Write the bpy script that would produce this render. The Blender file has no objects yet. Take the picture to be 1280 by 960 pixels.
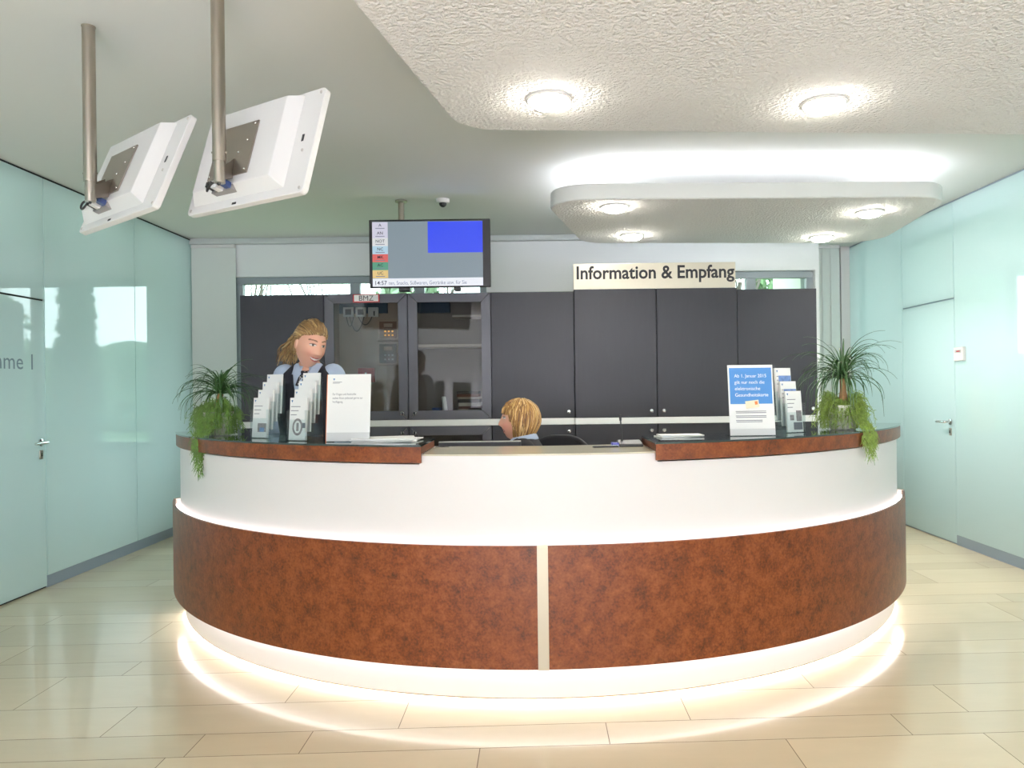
import bpy, bmesh, math, random
from mathutils import Vector, Matrix, Euler
random.seed(7)
sc = bpy.context.scene
C = sc.collection
PI = math.pi
R_ = math.radians

# ------------------------------------------------------------------ camera, world, lights, exposure
CAM_H = 1.38
ROLL = R_(0.7)
F = 950.0
cam = bpy.data.cameras.new('camera'); camo = bpy.data.objects.new('camera', cam); C.objects.link(camo)
cam.sensor_width = 36; cam.lens = F/1280*36
cam.shift_x = -32/1280; cam.shift_y = 4/1280
cam.clip_start = .05; cam.clip_end = 300
camo.matrix_world = Matrix.Translation((0, 0, CAM_H)) @ Matrix.Rotation(PI/2, 4, 'X') @ Matrix.Rotation(-ROLL, 4, 'Z')
sc.camera = camo
sc.view_settings.view_transform = 'Standard'
sc.view_settings.look = 'None'
sc.view_settings.gamma = 1
sc.view_settings.use_curve_mapping = False
EXPOSURE = -0.24
sc.view_settings.exposure = EXPOSURE
sc.cycles.use_denoising = True
sc.cycles.max_bounces = 10
sc.cycles.caustics_reflective = False
sc.cycles.caustics_refractive = False
sc.cycles.sample_clamp_indirect = 6.0

SKY = 9.0            # overcast sky strength
UP_FILL = 1650.0     # added upward fill for soffit and ceiling, behind the visitor
DOWN, DOWN_FRONT = 95.0, 6.0          # one recessed ceiling lamp
HALL_FILL = 9.0          # added fill spots without fixtures, nearer the entrance
LED_BASE, LED_FOOT, LED_LEDGE, LED_COVE = 5.5, 42.0, 7.5, 42.0
BACK_LEFT, BACK_LEFT_LOW, BACK_RIGHT = 11.0, 9.0, 22.0   # backlight behind the glass walls: top-left lamps, added low-left fill, even right panel

w = bpy.data.worlds.new('world'); sc.world = w; w.use_nodes = True
nt = w.node_tree; bg = nt.nodes['Background']
tc = nt.nodes.new('ShaderNodeTexCoord'); sep = nt.nodes.new('ShaderNodeSeparateXYZ')
rmp = nt.nodes.new('ShaderNodeValToRGB')
nt.links.new(tc.outputs['Generated'], sep.inputs[0]); nt.links.new(sep.outputs['Z'], rmp.inputs[0])
rmp.color_ramp.elements[0].position = 0.0; rmp.color_ramp.elements[0].color = (.93, .97, 1, 1)
rmp.color_ramp.elements[1].position = .8; rmp.color_ramp.elements[1].color = (.72, .86, 1, 1)
nt.links.new(rmp.outputs[0], bg.inputs[0]); bg.inputs[1].default_value = SKY

def light(name, kind, loc, rot, power, color=(1, 1, 1), size=1., size_y=None, spot=None, parent=None):
    l = bpy.data.lights.new(name, kind); l.energy = power; l.color = color
    if kind == 'AREA':
        l.size = size
        if size_y: l.shape = 'RECTANGLE'; l.size_y = size_y
    else:
        l.shadow_soft_size = size
        if kind == 'SPOT': l.spot_size = spot; l.spot_blend = .6
    o = bpy.data.objects.new(name, l); C.objects.link(o); o.location = loc; o.rotation_euler = rot
    if parent: o.parent = parent
    return o
# unseen area light by the entrance, added to brighten soffit and ceiling
light('added_uplight', 'AREA', (0, -4.8, .75), (PI/2+R_(87), 0, 0), UP_FILL, (.95, .905, 1.09), 6.6, 1.4)

# ------------------------------------------------------------------ helpers
_c, _s = math.cos(ROLL), math.sin(ROLL)
def W(px, py, d):
    """world point of a photo position at depth d"""
    dx = px-672; dy = 484-py
    return Vector(((dx*_c+dy*_s)*d/F, d, CAM_H+(-dx*_s+dy*_c)*d/F))
def WZ(px, py, z):
    dx = px-672; dy = 484-py
    zs = (-dx*_s+dy*_c)/F
    return W(px, py, (z-CAM_H)/zs)
def WX(px, py, x):
    dx = px-672; dy = 484-py
    xs = (dx*_c+dy*_s)/F
    return W(px, py, x/xs)

def lin(c):
    return tuple(((v/255)/12.92 if v/255 <= .04045 else (((v/255)+.055)/1.055)**2.4) for v in c)
MATS = {}
def mat(name, rgb, rough=.5, metal=0., spec=.5, coat=0., emit=None, estr=0., trans=0., ior=1.5, noise=None, bump=None, sss=0., attr=None, alpha=1., lumps=None):
    """procedural principled material; rgb in sRGB 0-255; noise=(scale, amount, stretch); bump=(scale, distance)"""
    if name in MATS: return MATS[name]
    m = bpy.data.materials.new(name); m.use_nodes = True; MATS[name] = m
    n = m.node_tree; b = n.nodes['Principled BSDF']
    col = lin(rgb)+(1,)
    b.inputs['Base Color'].default_value = col
    b.inputs['Roughness'].default_value = rough
    b.inputs['Metallic'].default_value = metal
    b.inputs['Specular IOR Level'].default_value = spec
    b.inputs['Coat Weight'].default_value = coat
    b.inputs['Coat Roughness'].default_value = .03
    b.inputs['Transmission Weight'].default_value = trans
    b.inputs['IOR'].default_value = ior
    b.inputs['Alpha'].default_value = alpha
    if sss:
        b.inputs['Subsurface Weight'].default_value = sss
        b.inputs['Subsurface Radius'].default_value = (.012, .005, .003)
        b.inputs['Subsurface Scale'].default_value = .6
    if emit:
        b.inputs['Emission Color'].default_value = lin(emit)+(1,)
        b.inputs['Emission Strength'].default_value = estr
    src = None
    tcn = n.nodes.new('ShaderNodeTexCoord')
    if attr:
        a = n.nodes.new('ShaderNodeAttribute'); a.attribute_name = attr; src = a.outputs['Color']
    if noise:
        mp = n.nodes.new('ShaderNodeMapping'); n.links.new(tcn.outputs['Object'], mp.inputs[0])
        mp.inputs['Scale'].default_value = noise[2] if len(noise) > 2 else (1, 1, 1)
        t = n.nodes.new('ShaderNodeTexNoise'); t.inputs['Scale'].default_value = noise[0]; t.inputs['Detail'].default_value = 6
        t.inputs['Roughness'].default_value = .65
        n.links.new(mp.outputs[0], t.inputs[0])
        r = n.nodes.new('ShaderNodeMapRange'); r.inputs[1].default_value = .25; r.inputs[2].default_value = .75
        r.inputs[3].default_value = 1-noise[1]; r.inputs[4].default_value = 1+noise[1]
        n.links.new(t.outputs[0], r.inputs[0])
        mx = n.nodes.new('ShaderNodeMix'); mx.data_type = 'RGBA'; mx.blend_type = 'MULTIPLY'; mx.inputs[0].default_value = 1
        if src: n.links.new(src, mx.inputs[6])
        else: mx.inputs[6].default_value = col
        n.links.new(r.outputs[0], mx.inputs[7]); src = mx.outputs[2]
    if src: n.links.new(src, b.inputs['Base Color'])
    if bump:
        t2 = n.nodes.new('ShaderNodeTexNoise'); t2.inputs['Scale'].default_value = bump[0]; t2.inputs['Detail'].default_value = 3
        n.links.new(tcn.outputs['Object'], t2.inputs[0])
        bp = n.nodes.new('ShaderNodeBump'); bp.inputs['Distance'].default_value = bump[1]; bp.inputs['Strength'].default_value = 1
        n.links.new(t2.outputs[0], bp.inputs['Height']); n.links.new(bp.outputs[0], b.inputs['Normal'])
    return m

def glass_mat(name, tint=(255, 255, 255), refl=1.0, base=.04):
    """clear sheet glass: straight-through transmission with a fresnel reflection"""
    if name in MATS: return MATS[name]
    m = bpy.data.materials.new(name); m.use_nodes = True; MATS[name] = m
    n = m.node_tree; n.nodes.remove(n.nodes['Principled BSDF'])
    out = n.nodes['Material Output']
    t = n.nodes.new('ShaderNodeBsdfTransparent'); t.inputs[0].default_value = lin(tint)+(1,)
    g = n.nodes.new('ShaderNodeBsdfGlossy'); g.inputs['Roughness'].default_value = .02
    fr = n.nodes.new('ShaderNodeLayerWeight'); fr.inputs[0].default_value = .5
    mr = n.nodes.new('ShaderNodeMath'); mr.operation = 'POWER'; mr.inputs[1].default_value = 3
    n.links.new(fr.outputs['Facing'], mr.inputs[0])
    ma = n.nodes.new('ShaderNodeMath'); ma.operation = 'MULTIPLY_ADD'; ma.inputs[1].default_value = refl; ma.inputs[2].default_value = base
    ma.use_clamp = True
    n.links.new(mr.outputs[0], ma.inputs[0])
    mx = n.nodes.new('ShaderNodeMixShader')
    n.links.new(ma.outputs[0], mx.inputs[0]); n.links.new(t.outputs[0], mx.inputs[1]); n.links.new(g.outputs[0], mx.inputs[2])
    n.links.new(mx.outputs[0], out.inputs[0])
    return m

def obj(name, bm, mats, parent=None, loc=(0, 0, 0), rot=(0, 0, 0), smooth=35, bevel=0, seg=2, recalc=True):
    if recalc: bmesh.ops.recalc_face_normals(bm, faces=bm.faces)
    me = bpy.data.meshes.new(name); bm.to_mesh(me); bm.free()
    return objm(name, me, mats, parent, loc, rot, smooth, bevel, seg)
def objm(name, me, mats, parent=None, loc=(0, 0, 0), rot=(0, 0, 0), smooth=35, bevel=0, seg=2):
    if not isinstance(mats, (list, tuple)): mats = [mats]
    for m in mats: me.materials.append(m)
    o = bpy.data.objects.new(name, me); C.objects.link(o)
    o.location = loc; o.rotation_euler = rot
    if parent is not None: o.parent = parent
    if smooth:
        for p in me.polygons: p.use_smooth = True
        me.set_sharp_from_angle(angle=R_(smooth))
    if bevel:
        b = o.modifiers.new('bevel', 'BEVEL'); b.width = bevel; b.segments = seg; b.limit_method = 'ANGLE'; b.angle_limit = R_(40)
        b.harden_normals = False
    return o
def tag(o, label, cat, group=None, kind=None):
    o['label'] = label; o['category'] = cat
    if group: o['group'] = group
    if kind: o['kind'] = kind
    return o
def struct(o, label=None):
    o['kind'] = 'structure'
    if label: o['label'] = label
    return o
def thing(name, label, cat, loc=(0, 0, 0), rotz=0., group=None, rot=None):
    o = bpy.data.objects.new(name, None); C.objects.link(o); o.empty_display_size = .1
    o.location = loc; o.rotation_euler = rot if rot else (0, 0, rotz)
    return tag(o, label, cat, group)
def copy_tree(o, parent=None):
    c = o.copy(); C.objects.link(c)
    if parent is not None: c.parent = parent
    for ch in o.children: copy_tree(ch, c)
    return c

def NB(): return bmesh.new()
def quad(bm, pts, mi=0):
    f = bm.faces.new([bm.verts.new(p) for p in pts]); f.material_index = mi; return f
def box(bm, x0, x1, y0, y1, z0, z1, mi=0, M=None):
    v = [Vector(p) for p in ((x0, y0, z0), (x1, y0, z0), (x1, y1, z0), (x0, y1, z0), (x0, y0, z1), (x1, y0, z1), (x1, y1, z1), (x0, y1, z1))]
    if M is not None: v = [M @ p for p in v]
    v = [bm.verts.new(p) for p in v]
    for f in ((0, 3, 2, 1), (4, 5, 6, 7), (0, 1, 5, 4), (1, 2, 6, 5), (2, 3, 7, 6), (3, 0, 4, 7)):
        bm.faces.new([v[i] for i in f]).material_index = mi
def prism(bm, pts, z0, z1, mi=0):
    a = [bm.verts.new((x, y, z0)) for x, y in pts]; b = [bm.verts.new((x, y, z1)) for x, y in pts]
    n = len(pts)
    bm.faces.new(a[::-1]).material_index = mi; bm.faces.new(b).material_index = mi
    for i in range(n): bm.faces.new((a[i], a[(i+1) % n], b[(i+1) % n], b[i])).material_index = mi
def prism_x(bm, pts, x0, x1, mi=0):
    """outline in (y, z) pulled along x"""
    a = [bm.verts.new((x0, y, z)) for y, z in pts]; b = [bm.verts.new((x1, y, z)) for y, z in pts]
    n = len(pts)
    bm.faces.new(a[::-1]).material_index = mi; bm.faces.new(b).material_index = mi
    for i in range(n): bm.faces.new((a[i], a[(i+1) % n], b[(i+1) % n], b[i])).material_index = mi
def arc(bm, r0, r1, a0, a1, z0, z1, n=96, mi=0):
    """ring segment about the local z axis; angle 0 faces the visitor (-y), positive to the right"""
    rows = []
    for i in range(n+1):
        a = a0+(a1-a0)*i/n; sx, cy = math.sin(a), -math.cos(a)
        rows.append([bm.verts.new((r*sx, r*cy, z)) for r, z in ((r0, z0), (r1, z0), (r1, z1), (r0, z1))])
    for i in range(n):
        for k in range(4):
            bm.faces.new((rows[i][k], rows[i][(k+1) % 4], rows[i+1][(k+1) % 4], rows[i+1][k])).material_index = mi
    bm.faces.new(rows[0]).material_index = mi; bm.faces.new(rows[n][::-1]).material_index = mi
def frames(pts):
    pts = [Vector(p) for p in pts]; T = []
    for i in range(len(pts)):
        a = pts[max(i-1, 0)]; b = pts[min(i+1, len(pts)-1)]; d = b-a
        T.append(d.normalized() if d.length > 1e-9 else Vector((0, 0, 1)))
    u = T[0].orthogonal().normalized(); out = []
    for t in T:
        u = (u-t*u.dot(t)); u = u.normalized() if u.length > 1e-6 else t.orthogonal().normalized()
        out.append((u, t.cross(u)))
    return pts, out
def tube(bm, pts, r, n=8, mi=0, cap=True, flat=1.):
    pts, fr = frames(pts); rows = []
    for i, p in enumerate(pts):
        rr = r[i] if isinstance(r, (list, tuple)) else r
        u, v = fr[i]
        rows.append([bm.verts.new(p+(u*math.cos(2*PI*k/n)+v*math.sin(2*PI*k/n)*flat)*rr) for k in range(n)])
    fs = []
    for i in range(len(pts)-1):
        for k in range(n):
            f = bm.faces.new((rows[i][k], rows[i][(k+1) % n], rows[i+1][(k+1) % n], rows[i+1][k])); f.material_index = mi; fs.append(f)
    if cap:
        for f in (bm.faces.new(rows[0][::-1]), bm.faces.new(rows[-1])): f.material_index = mi; fs.append(f)
    return fs
def lathe(bm, prof, n=32, loc=(0, 0, 0), mi=0, M=None):
    rows = []
    L = Vector(loc)
    for r, z in prof:
        if r < 1e-6:
            p = Vector((0, 0, z)); p = (M @ p if M is not None else p)+L
            rows.append([bm.verts.new(p)])
        else:
            row = []
            for k in range(n):
                p = Vector((r*math.cos(2*PI*k/n), r*math.sin(2*PI*k/n), z)); p = (M @ p if M is not None else p)+L
                row.append(bm.verts.new(p))
            rows.append(row)
    for a, b in zip(rows, rows[1:]):
        for k in range(n):
            k2 = (k+1) % n
            if len(a) == 1 and len(b) == 1: continue
            if len(a) == 1: f = bm.faces.new((a[0], b[k2], b[k]))
            elif len(b) == 1: f = bm.faces.new((a[k], a[k2], b[0]))
            else: f = bm.faces.new((a[k], a[k2], b[k2], b[k]))
            f.material_index = mi
def ball(bm, c, rx, ry=None, rz=None, M=None, nu=16, nv=10, mi=0):
    ry = ry or rx; rz = rz or rx
    prof = []
    rows = []
    c = Vector(c)
    for j in range(nv+1):
        t = PI*j/nv
        if j in (0, nv):
            p = Vector((0, 0, rz*math.cos(t)))
            rows.append([bm.verts.new(c+(M @ p if M is not None else p))])
        else:
            row = []
            for k in range(nu):
                f = 2*PI*k/nu
                p = Vector((rx*math.sin(t)*math.cos(f), ry*math.sin(t)*math.sin(f), rz*math.cos(t)))
                row.append(bm.verts.new(c+(M @ p if M is not None else p)))
            rows.append(row)
    for a, b in zip(rows, rows[1:]):
        for k in range(nu):
            k2 = (k+1) % nu
            if len(a) == 1: f = bm.faces.new((a[0], b[k], b[k2]))
            elif len(b) == 1: f = bm.faces.new((a[k], b[0], a[k2]))
            else: f = bm.faces.new((a[k], b[k], b[k2], a[k2]))
            f.material_index = mi
def evaluated(o):
    dg = bpy.context.evaluated_depsgraph_get(); dg.update()
    return bpy.data.meshes.new_from_object(o.evaluated_get(dg), depsgraph=dg)
def text(bm, s, size, M, mi=0, align='LEFT', bold=0., extrude=0., width=None, space=1.):
    """lettering laid in the local xy plane, then moved by M"""
    cu = bpy.data.curves.new('t', 'FONT'); cu.body = s; cu.size = size; cu.align_x = align; cu.offset = bold*size
    cu.extrude = extrude; cu.space_character = space; cu.resolution_u = 3
    o = bpy.data.objects.new('t', cu); C.objects.link(o)
    me = evaluated(o)
    if width:
        xs = [v.co.x for v in me.vertices]
        k = width/(max(xs)-min(xs)); me.transform(Matrix.Diagonal((k, 1, 1, 1)))
    me.transform(M)
    n0 = len(bm.faces)
    bm.from_mesh(me); bm.faces.ensure_lookup_table()
    for f in bm.faces[n0:]: f.material_index = mi
    bpy.data.objects.remove(o); bpy.data.curves.remove(cu); bpy.data.meshes.remove(me)
UP = Matrix(((1, 0, 0, 0), (0, 0, -1, 0), (0, 1, 0, 0), (0, 0, 0, 1)))      # xy plane -> upright, facing -y
def face_text(bm, s, size, x, y, z, **k): text(bm, s, size, Matrix.Translation((x, y, z)) @ UP, **k)
def bake(o):
    me = evaluated(o); old = o.data; o.modifiers.clear(); o.data = me
    bpy.data.meshes.remove(old)
    return me
def round_poly(pts, rad, n=10):
    out = []
    N = len(pts)
    for i in range(N):
        p = Vector(pts[i]); a = (Vector(pts[i-1])-p).normalized(); b = (Vector(pts[(i+1) % N])-p).normalized()
        r = rad[i] if isinstance(rad, (list, tuple)) else rad
        if r <= 0: out.append(tuple(p)); continue
        ang = a.angle(b); d = r/math.tan(ang/2)
        p0 = p+a*d; p1 = p+b*d; c = p+(a+b).normalized()*(r/math.sin(ang/2))
        v0 = p0-c; v1 = p1-c
        t0 = math.atan2(v0.y, v0.x); dt = math.atan2(v1.y, v1.x)-t0
        while dt > PI: dt -= 2*PI
        while dt < -PI: dt += 2*PI
        for k in range(n+1): out.append((c.x+r*math.cos(t0+dt*k/n), c.y+r*math.sin(t0+dt*k/n)))
    return out

# ------------------------------------------------------------------ materials
m_ceil = mat('white_ceiling_paint', (235, 236, 231), .85)
m_wall = mat('white_wall_paint', (242, 245, 243), .8)
m_rough = mat('coarse_white_plaster', (246, 243, 240), .95, bump=(58, .022))
m_mint = mat('mint_back_painted_glass', (212, 230, 230), .03, spec=.5, coat=1., ior=1.6)
n = m_mint.node_tree; b = n.nodes['Principled BSDF']; tl = n.nodes.new('ShaderNodeBsdfTranslucent'); tl.inputs[0].default_value = lin((222, 240, 238))+(1,)
mxs = n.nodes.new('ShaderNodeMixShader'); mxs.inputs[0].default_value = .32
n.links.new(b.outputs[0], mxs.inputs[1]); n.links.new(tl.outputs[0], mxs.inputs[2]); n.links.new(mxs.outputs[0], n.nodes['Material Output'].inputs[0])
m_mintr = m_mint
m_dark = mat('dark_gap', (22, 26, 26), .7)
m_skirt = mat('grey_aluminium_skirting', (150, 164, 176), .45, metal=.2)
m_steel = mat('brushed_steel', (176, 168, 156), .32, metal=1., noise=(40, .12, (1, 1, .03)))
m_chrome = mat('polished_chrome', (215, 215, 212), .12, metal=1.)
m_plate = mat('sheet_steel_plate', (168, 160, 150), .38, metal=.9)
m_whiteplastic = mat('white_plastic', (232, 230, 226), .4)
m_black = mat('black_plastic', (24, 24, 26), .45)
m_body = mat('white_counter_laminate', (246, 241, 239), .35)
m_cream = mat('cream_glossy_worktop', (222, 214, 190), .08, spec=.6)
m_cab = mat('anthracite_laminate', (46, 47, 51), .42, spec=.3, noise=(30, .06, (1, 1, .15)))
m_cabedge = mat('anthracite_frame', (74, 75, 81), .4)
m_paper = mat('white_paper', (244, 244, 240), .7)
m_ink = mat('dark_ink', (30, 30, 34), .6)
m_grey_ink = mat('grey_ink', (112, 112, 120), .7)
m_blue = mat('poster_blue', (66, 128, 190), .5)
m_bluelogo = mat('logo_blue', (30, 110, 170), .6)
m_photo = mat('printed_photo', (150, 140, 140), .5, noise=(60, .5))
m_photob = mat('printed_photo_blue', (110, 140, 190), .5, noise=(70, .4))
m_orange = mat('orange_edge_card', (220, 120, 60), .6)
m_acryl = glass_mat('clear_acrylic', (247, 250, 250), .5, .03)
m_glass = glass_mat('clear_window_glass', (236, 246, 244), .8, .04)
m_cabglass = glass_mat('cabinet_door_glass', (228, 228, 226), .5, .035)
m_led_base = mat('led_plinth', (255, 255, 255), emit=(255, 250, 252), estr=LED_BASE)
m_led_ledge = mat('led_ledge', (255, 255, 255), emit=(255, 250, 252), estr=LED_LEDGE)
m_led_cove = mat('led_cove', (255, 255, 255), emit=(242, 243, 255), estr=LED_COVE)
m_lamp = mat('downlight_glass', (255, 255, 250), emit=(255, 250, 238), estr=130.0)
m_winframe = mat('grey_window_frame', (150, 160, 164), .45)

# rust-brown mottled laminate
m_rust = bpy.data.materials.new('rust_brown_laminate'); m_rust.use_nodes = True
n = m_rust.node_tree; b = n.nodes['Principled BSDF']
tcn = n.nodes.new('ShaderNodeTexCoord')
t1 = n.nodes.new('ShaderNodeTexNoise'); t1.inputs['Scale'].default_value = 15; t1.inputs['Detail'].default_value = 12; t1.inputs['Roughness'].default_value = .78
t2 = n.nodes.new('ShaderNodeTexNoise'); t2.inputs['Scale'].default_value = 95; t2.inputs['Detail'].default_value = 4
n.links.new(tcn.outputs['Object'], t1.inputs[0]); n.links.new(tcn.outputs['Object'], t2.inputs[0])
mxn = n.nodes.new('ShaderNodeMath'); mxn.operation = 'MULTIPLY_ADD'; mxn.inputs[1].default_value = .35
n.links.new(t2.outputs[0], mxn.inputs[0]); n.links.new(t1.outputs[0], mxn.inputs[2])
cr = n.nodes.new('ShaderNodeValToRGB'); e = cr.color_ramp.elements
e[0].position = .46; e[0].color = lin((52, 30, 17))+(1,)
e[1].position = .86; e[1].color = lin((134, 76, 38))+(1,)
x = e.new(.66); x.color = lin((108, 54, 24))+(1,)
n.links.new(mxn.outputs[0], cr.inputs[0]); n.links.new(cr.outputs[0], b.inputs['Base Color'])
b.inputs['Coat Weight'].default_value = .2; b.inputs['Coat Roughness'].default_value = .25
b.inputs['Roughness'].default_value = .36; b.inputs['Specular IOR Level'].default_value = .25
bp = n.nodes.new('ShaderNodeBump'); bp.inputs['Distance'].default_value = .0008
n.links.new(t2.outputs[0], bp.inputs['Height']); n.links.new(bp.outputs[0], b.inputs['Normal'])

# ------------------------------------------------------------------ room shell
XL, XR, YB, YBR, YF, ZC = -3.5, 3.54, 7.74, 8.67, -5.0, 2.925
XS = 2.88     # where the back wall steps back to the right-hand recess

# floor: limestone slabs in rows of three widths
m_tile = mat('polished_limestone', (226, 207, 174), .2, spec=.5, coat=.35, attr='tint', noise=(5, .035, (.5, 2, 1)))
m_grout = mat('floor_joint', (120, 100, 78), .8)
ft = R_(2.2)
bmf = NB(); lay = bmf.loops.layers.float_color.new('tint')
def tile_quad(x0, x1, v0, v1):
    # rows run at a slight angle across the hall
    P = []
    for x, v in ((x0, v0), (x1, v0), (x1, v1), (x0, v1)):
        P.append((x, v+x*math.tan(ft), 0.0))
    f = quad(bmf, P, 0)
    k = random.uniform(.93, 1.05); wv = random.uniform(-.012, .012)
    base = lin((227, 208, 175))
    for l in f.loops: l[lay] = (base[0]*k*(1+wv), base[1]*k, base[2]*k*(1-wv), 1)
widths = [.19, .29, .38]
known = {0: [(598, 948), (993, 939), (202, 952)], 1: [(249, 926), (383, 927), (758, 908), (1122, 901)], 2: [(154, 898), (505, 893), (856, 884), (1182, 868)],
         3: [(58, 862), (362, 871), (1011, 853)], 4: [(170, 832)], 5: [(30, 814), (560, 800)], -1: []}
# boundaries: index 0 row = [2.54,2.92]
rows = [(2.54, 2.92, 0)]
v = 2.92; i = 0
while v < 9.2:
    wd = widths[i % 3]; rows.append((v, v+wd, i+1)); v += wd; i += 1
v = 2.54; i = 2
while v > -5.4:
    i = (i-1) % 3; wd = widths[i]; rows.append((v-wd, v, -99)); v -= wd
for v0, v1, ri in rows:
    js = []
    for px, py in known.get(ri, []):
        js.append(WZ(px, py, 0).x)
    js.sort()
    if not js: js = [random.uniform(-.6, .6)]
    while js[0] > XL-.2: js.insert(0, js[0]-random.uniform(.75, 1.25))
    while js[-1] < XR+.2: js.append(js[-1]+random.uniform(.75, 1.25))
    g = .0016
    for a, bb in zip(js, js[1:]):
        a2 = max(a, XL-.15); b2 = min(bb, XR+.15)
        if b2-a2 > .01: tile_quad(a2+g, b2-g, v0+g, v1-g)
box(bmf, XL-.85, XR+.85, YF, 9.1, -.12, -.0012, 1)
struct(obj('floor', bmf, [m_tile, m_grout], smooth=0), 'polished cream limestone floor laid in rows of three widths')

bm = NB(); box(bm, XL-.85, XR+.85, YF, 9.1, ZC, ZC+.1)
struct(obj('ceiling', bm, m_ceil, smooth=0), 'plain white ceiling')

# back wall with two window openings
Z0, Z1 = .8, 2.54
W1a, W1b = -3.08, -.51
W2a, W2b = 1.55, 2.84
bm = NB()
for x0, x1 in ((XL-.1, W1a), (W1b, W2a), (W2b, XS)): box(bm, x0, x1, YB, YB+.2, 0, ZC)
for x0, x1 in ((W1a, W1b), (W2a, W2b)):
    box(bm, x0, x1, YB, YB+.2, 0, Z0); box(bm, x0, x1, YB, YB+.2, Z1, ZC)
box(bm, XS-.12, XS, YB+.2, YBR, 0, ZC)
box(bm, XS-.12, XR+.1, YBR, YBR+.2, 0, ZC)
struct(obj('wall_back', bm, m_wall, smooth=0), 'white back wall with high windows behind the cabinets')

def window(name, x0, x1, mull, label):
    bm = NB(); y0, y1 = YB+.05, YB+.12; t = .07
    box(bm, x0, x1, y0, y1, Z1-t, Z1); box(bm, x0, x1, y0, y1, Z0, Z0+t)
    box(bm, x0, x0+t, y0, y1, Z0+t, Z1-t); box(bm, x1-t, x1, y0, y1, Z0+t, Z1-t)
    for mx_ in mull: box(bm, mx_-.05, mx_+.05, y0, y1, Z0+t, Z1-t)
    fr = struct(obj(name, bm, m_winframe, smooth=0, bevel=.004), label)
    bm = NB(); box(bm, x0+t*.6, x1-t*.6, YB+.082, YB+.088, Z0+t*.6, Z1-t*.6)
    obj('pane', bm, m_glass, fr, smooth=0)
window('window_1', W1a, W1b, [-1.86, -1.2], 'grey framed high window above the left cabinets')
window('window_2', W2a, W2b, [2.2], 'grey framed high window right of the reception sign')

# a rail along the top of the back wall
bm = NB(); box(bm, XL, XS, YB-.07, YB, 2.865, 2.895); box(bm, XL, XS, YB-.05, YB, 2.895, ZC)
struct(obj('trim_1', bm, mat('pale_rail', (214, 220, 216), .5), smooth=0, bevel=.004), 'slim pale rail along the top of the back wall')

# side walls: large mint glass panels
def wallx(px, py, X): return WX(px, py, X).y
yL1 = wallx(58, 600, XL); yL2 = wallx(170, 500, XL)
yR_d0 = wallx(1195, 600, XR); yR_d1 = wallx(1130, 600, XR)
def side_wall(name, X, sgn, joints, door, label):
    """X inner face, sgn +1: wall body lies towards +x"""
    g = .004
    bm = NB()
    t0, t1 = sorted((X, X+sgn*.03)); s0, s1 = sorted((X+sgn*.75, X+sgn*.85)); f0, f1 = sorted((X+sgn*.031, X+sgn*.75))
    d0, d1, dz = door
    for a, b_ in zip(joints, joints[1:]):
        if abs(a-d0) < .01:   # over the door
            box(bm, t0, t1, a+g, b_-g, dz+.006, ZC-.018, 0)
        else:
            box(bm, t0, t1, a+g, b_-g, .085, ZC-.018, 0)
    box(bm, s0, s1, joints[0], joints[-1]+.3, 0, ZC, 1)
    box(bm, f0, f1, joints[-1]+.2, joints[-1]+.3, 0, ZC, 1); box(bm, f0, f1, joints[0]-.1, joints[0], 0, ZC, 1)
    c0, c1 = sorted((X+sgn*.012, X+sgn*.03)); box(bm, c0, c1, joints[0], joints[-1], ZC-.018, ZC, 2)
    d_a, d_b = sorted((X+sgn*.012, X+sgn*.03))
    box(bm, d_a, d_b, d0, d1, dz-.012, dz+.012, 2); box(bm, d_a, d_b, d0, d1, 0, .011, 2)
    for ja, jb in zip(joints, joints[1:]):
        if sgn < 0:
            light('wall_backlight', 'AREA', (X+sgn*.26, (ja+jb)/2, ZC-.06), (0, 0, 0), BACK_LEFT, (1, .98, .93), .12, (jb-ja)*.6)
            light('wall_backlight', 'AREA', (X-.7, (ja+jb)/2, .9), (0, -PI/2, 0), BACK_LEFT_LOW*(jb-ja), (.97, .97, 1), 1.4, (jb-ja)*.8)  # added panel, stands in for reflected brightness on the lower wall
        else: light('wall_backlight', 'AREA', (X+.7, (ja+jb)/2, 1.9), (0, PI/2, 0), BACK_RIGHT*(jb-ja), (1, .97, .96), 1.7, (jb-ja)*.8)  # tall added panel, shaped for an even glow through the right wall
    return struct(obj(name, bm, [m_mint, m_wall, m_dark if sgn < 0 else m_skirt], smooth=0), label)
DZ = 2.09
dL = (yL1-1.02, yL1)
jl = [YF, YF+1.3, YF+2.6, YF+3.9, YF+5.2, YF+6.5, YF+7.8, dL[0], yL1, yL2, YB]
side_wall('wall_left', XL, -1, jl, (dL[0], dL[1], WX(0, 365, XL).z*.5+WX(52, 376, XL).z*.5), 'left wall of pale mint glass panels with a dark top joint')
dR = (yR_d0, yR_d1)
jr = [YF, YF+1.4, YF+2.8, YF+4.2, YF+5.6, YF+7.0, YF+8.4, YF+9.8, dR[0], dR[1], YBR]
DZR = (WX(1127, 385, XR).z+WX(1190, 375, XR).z)/2
DZL = (WX(0, 365, XL).z+WX(52, 376, XL).z)/2
side_wall('wall_right', XR, 1, jr, (dR[0], dR[1], DZR), 'right wall of pale mint glass panels')

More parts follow.
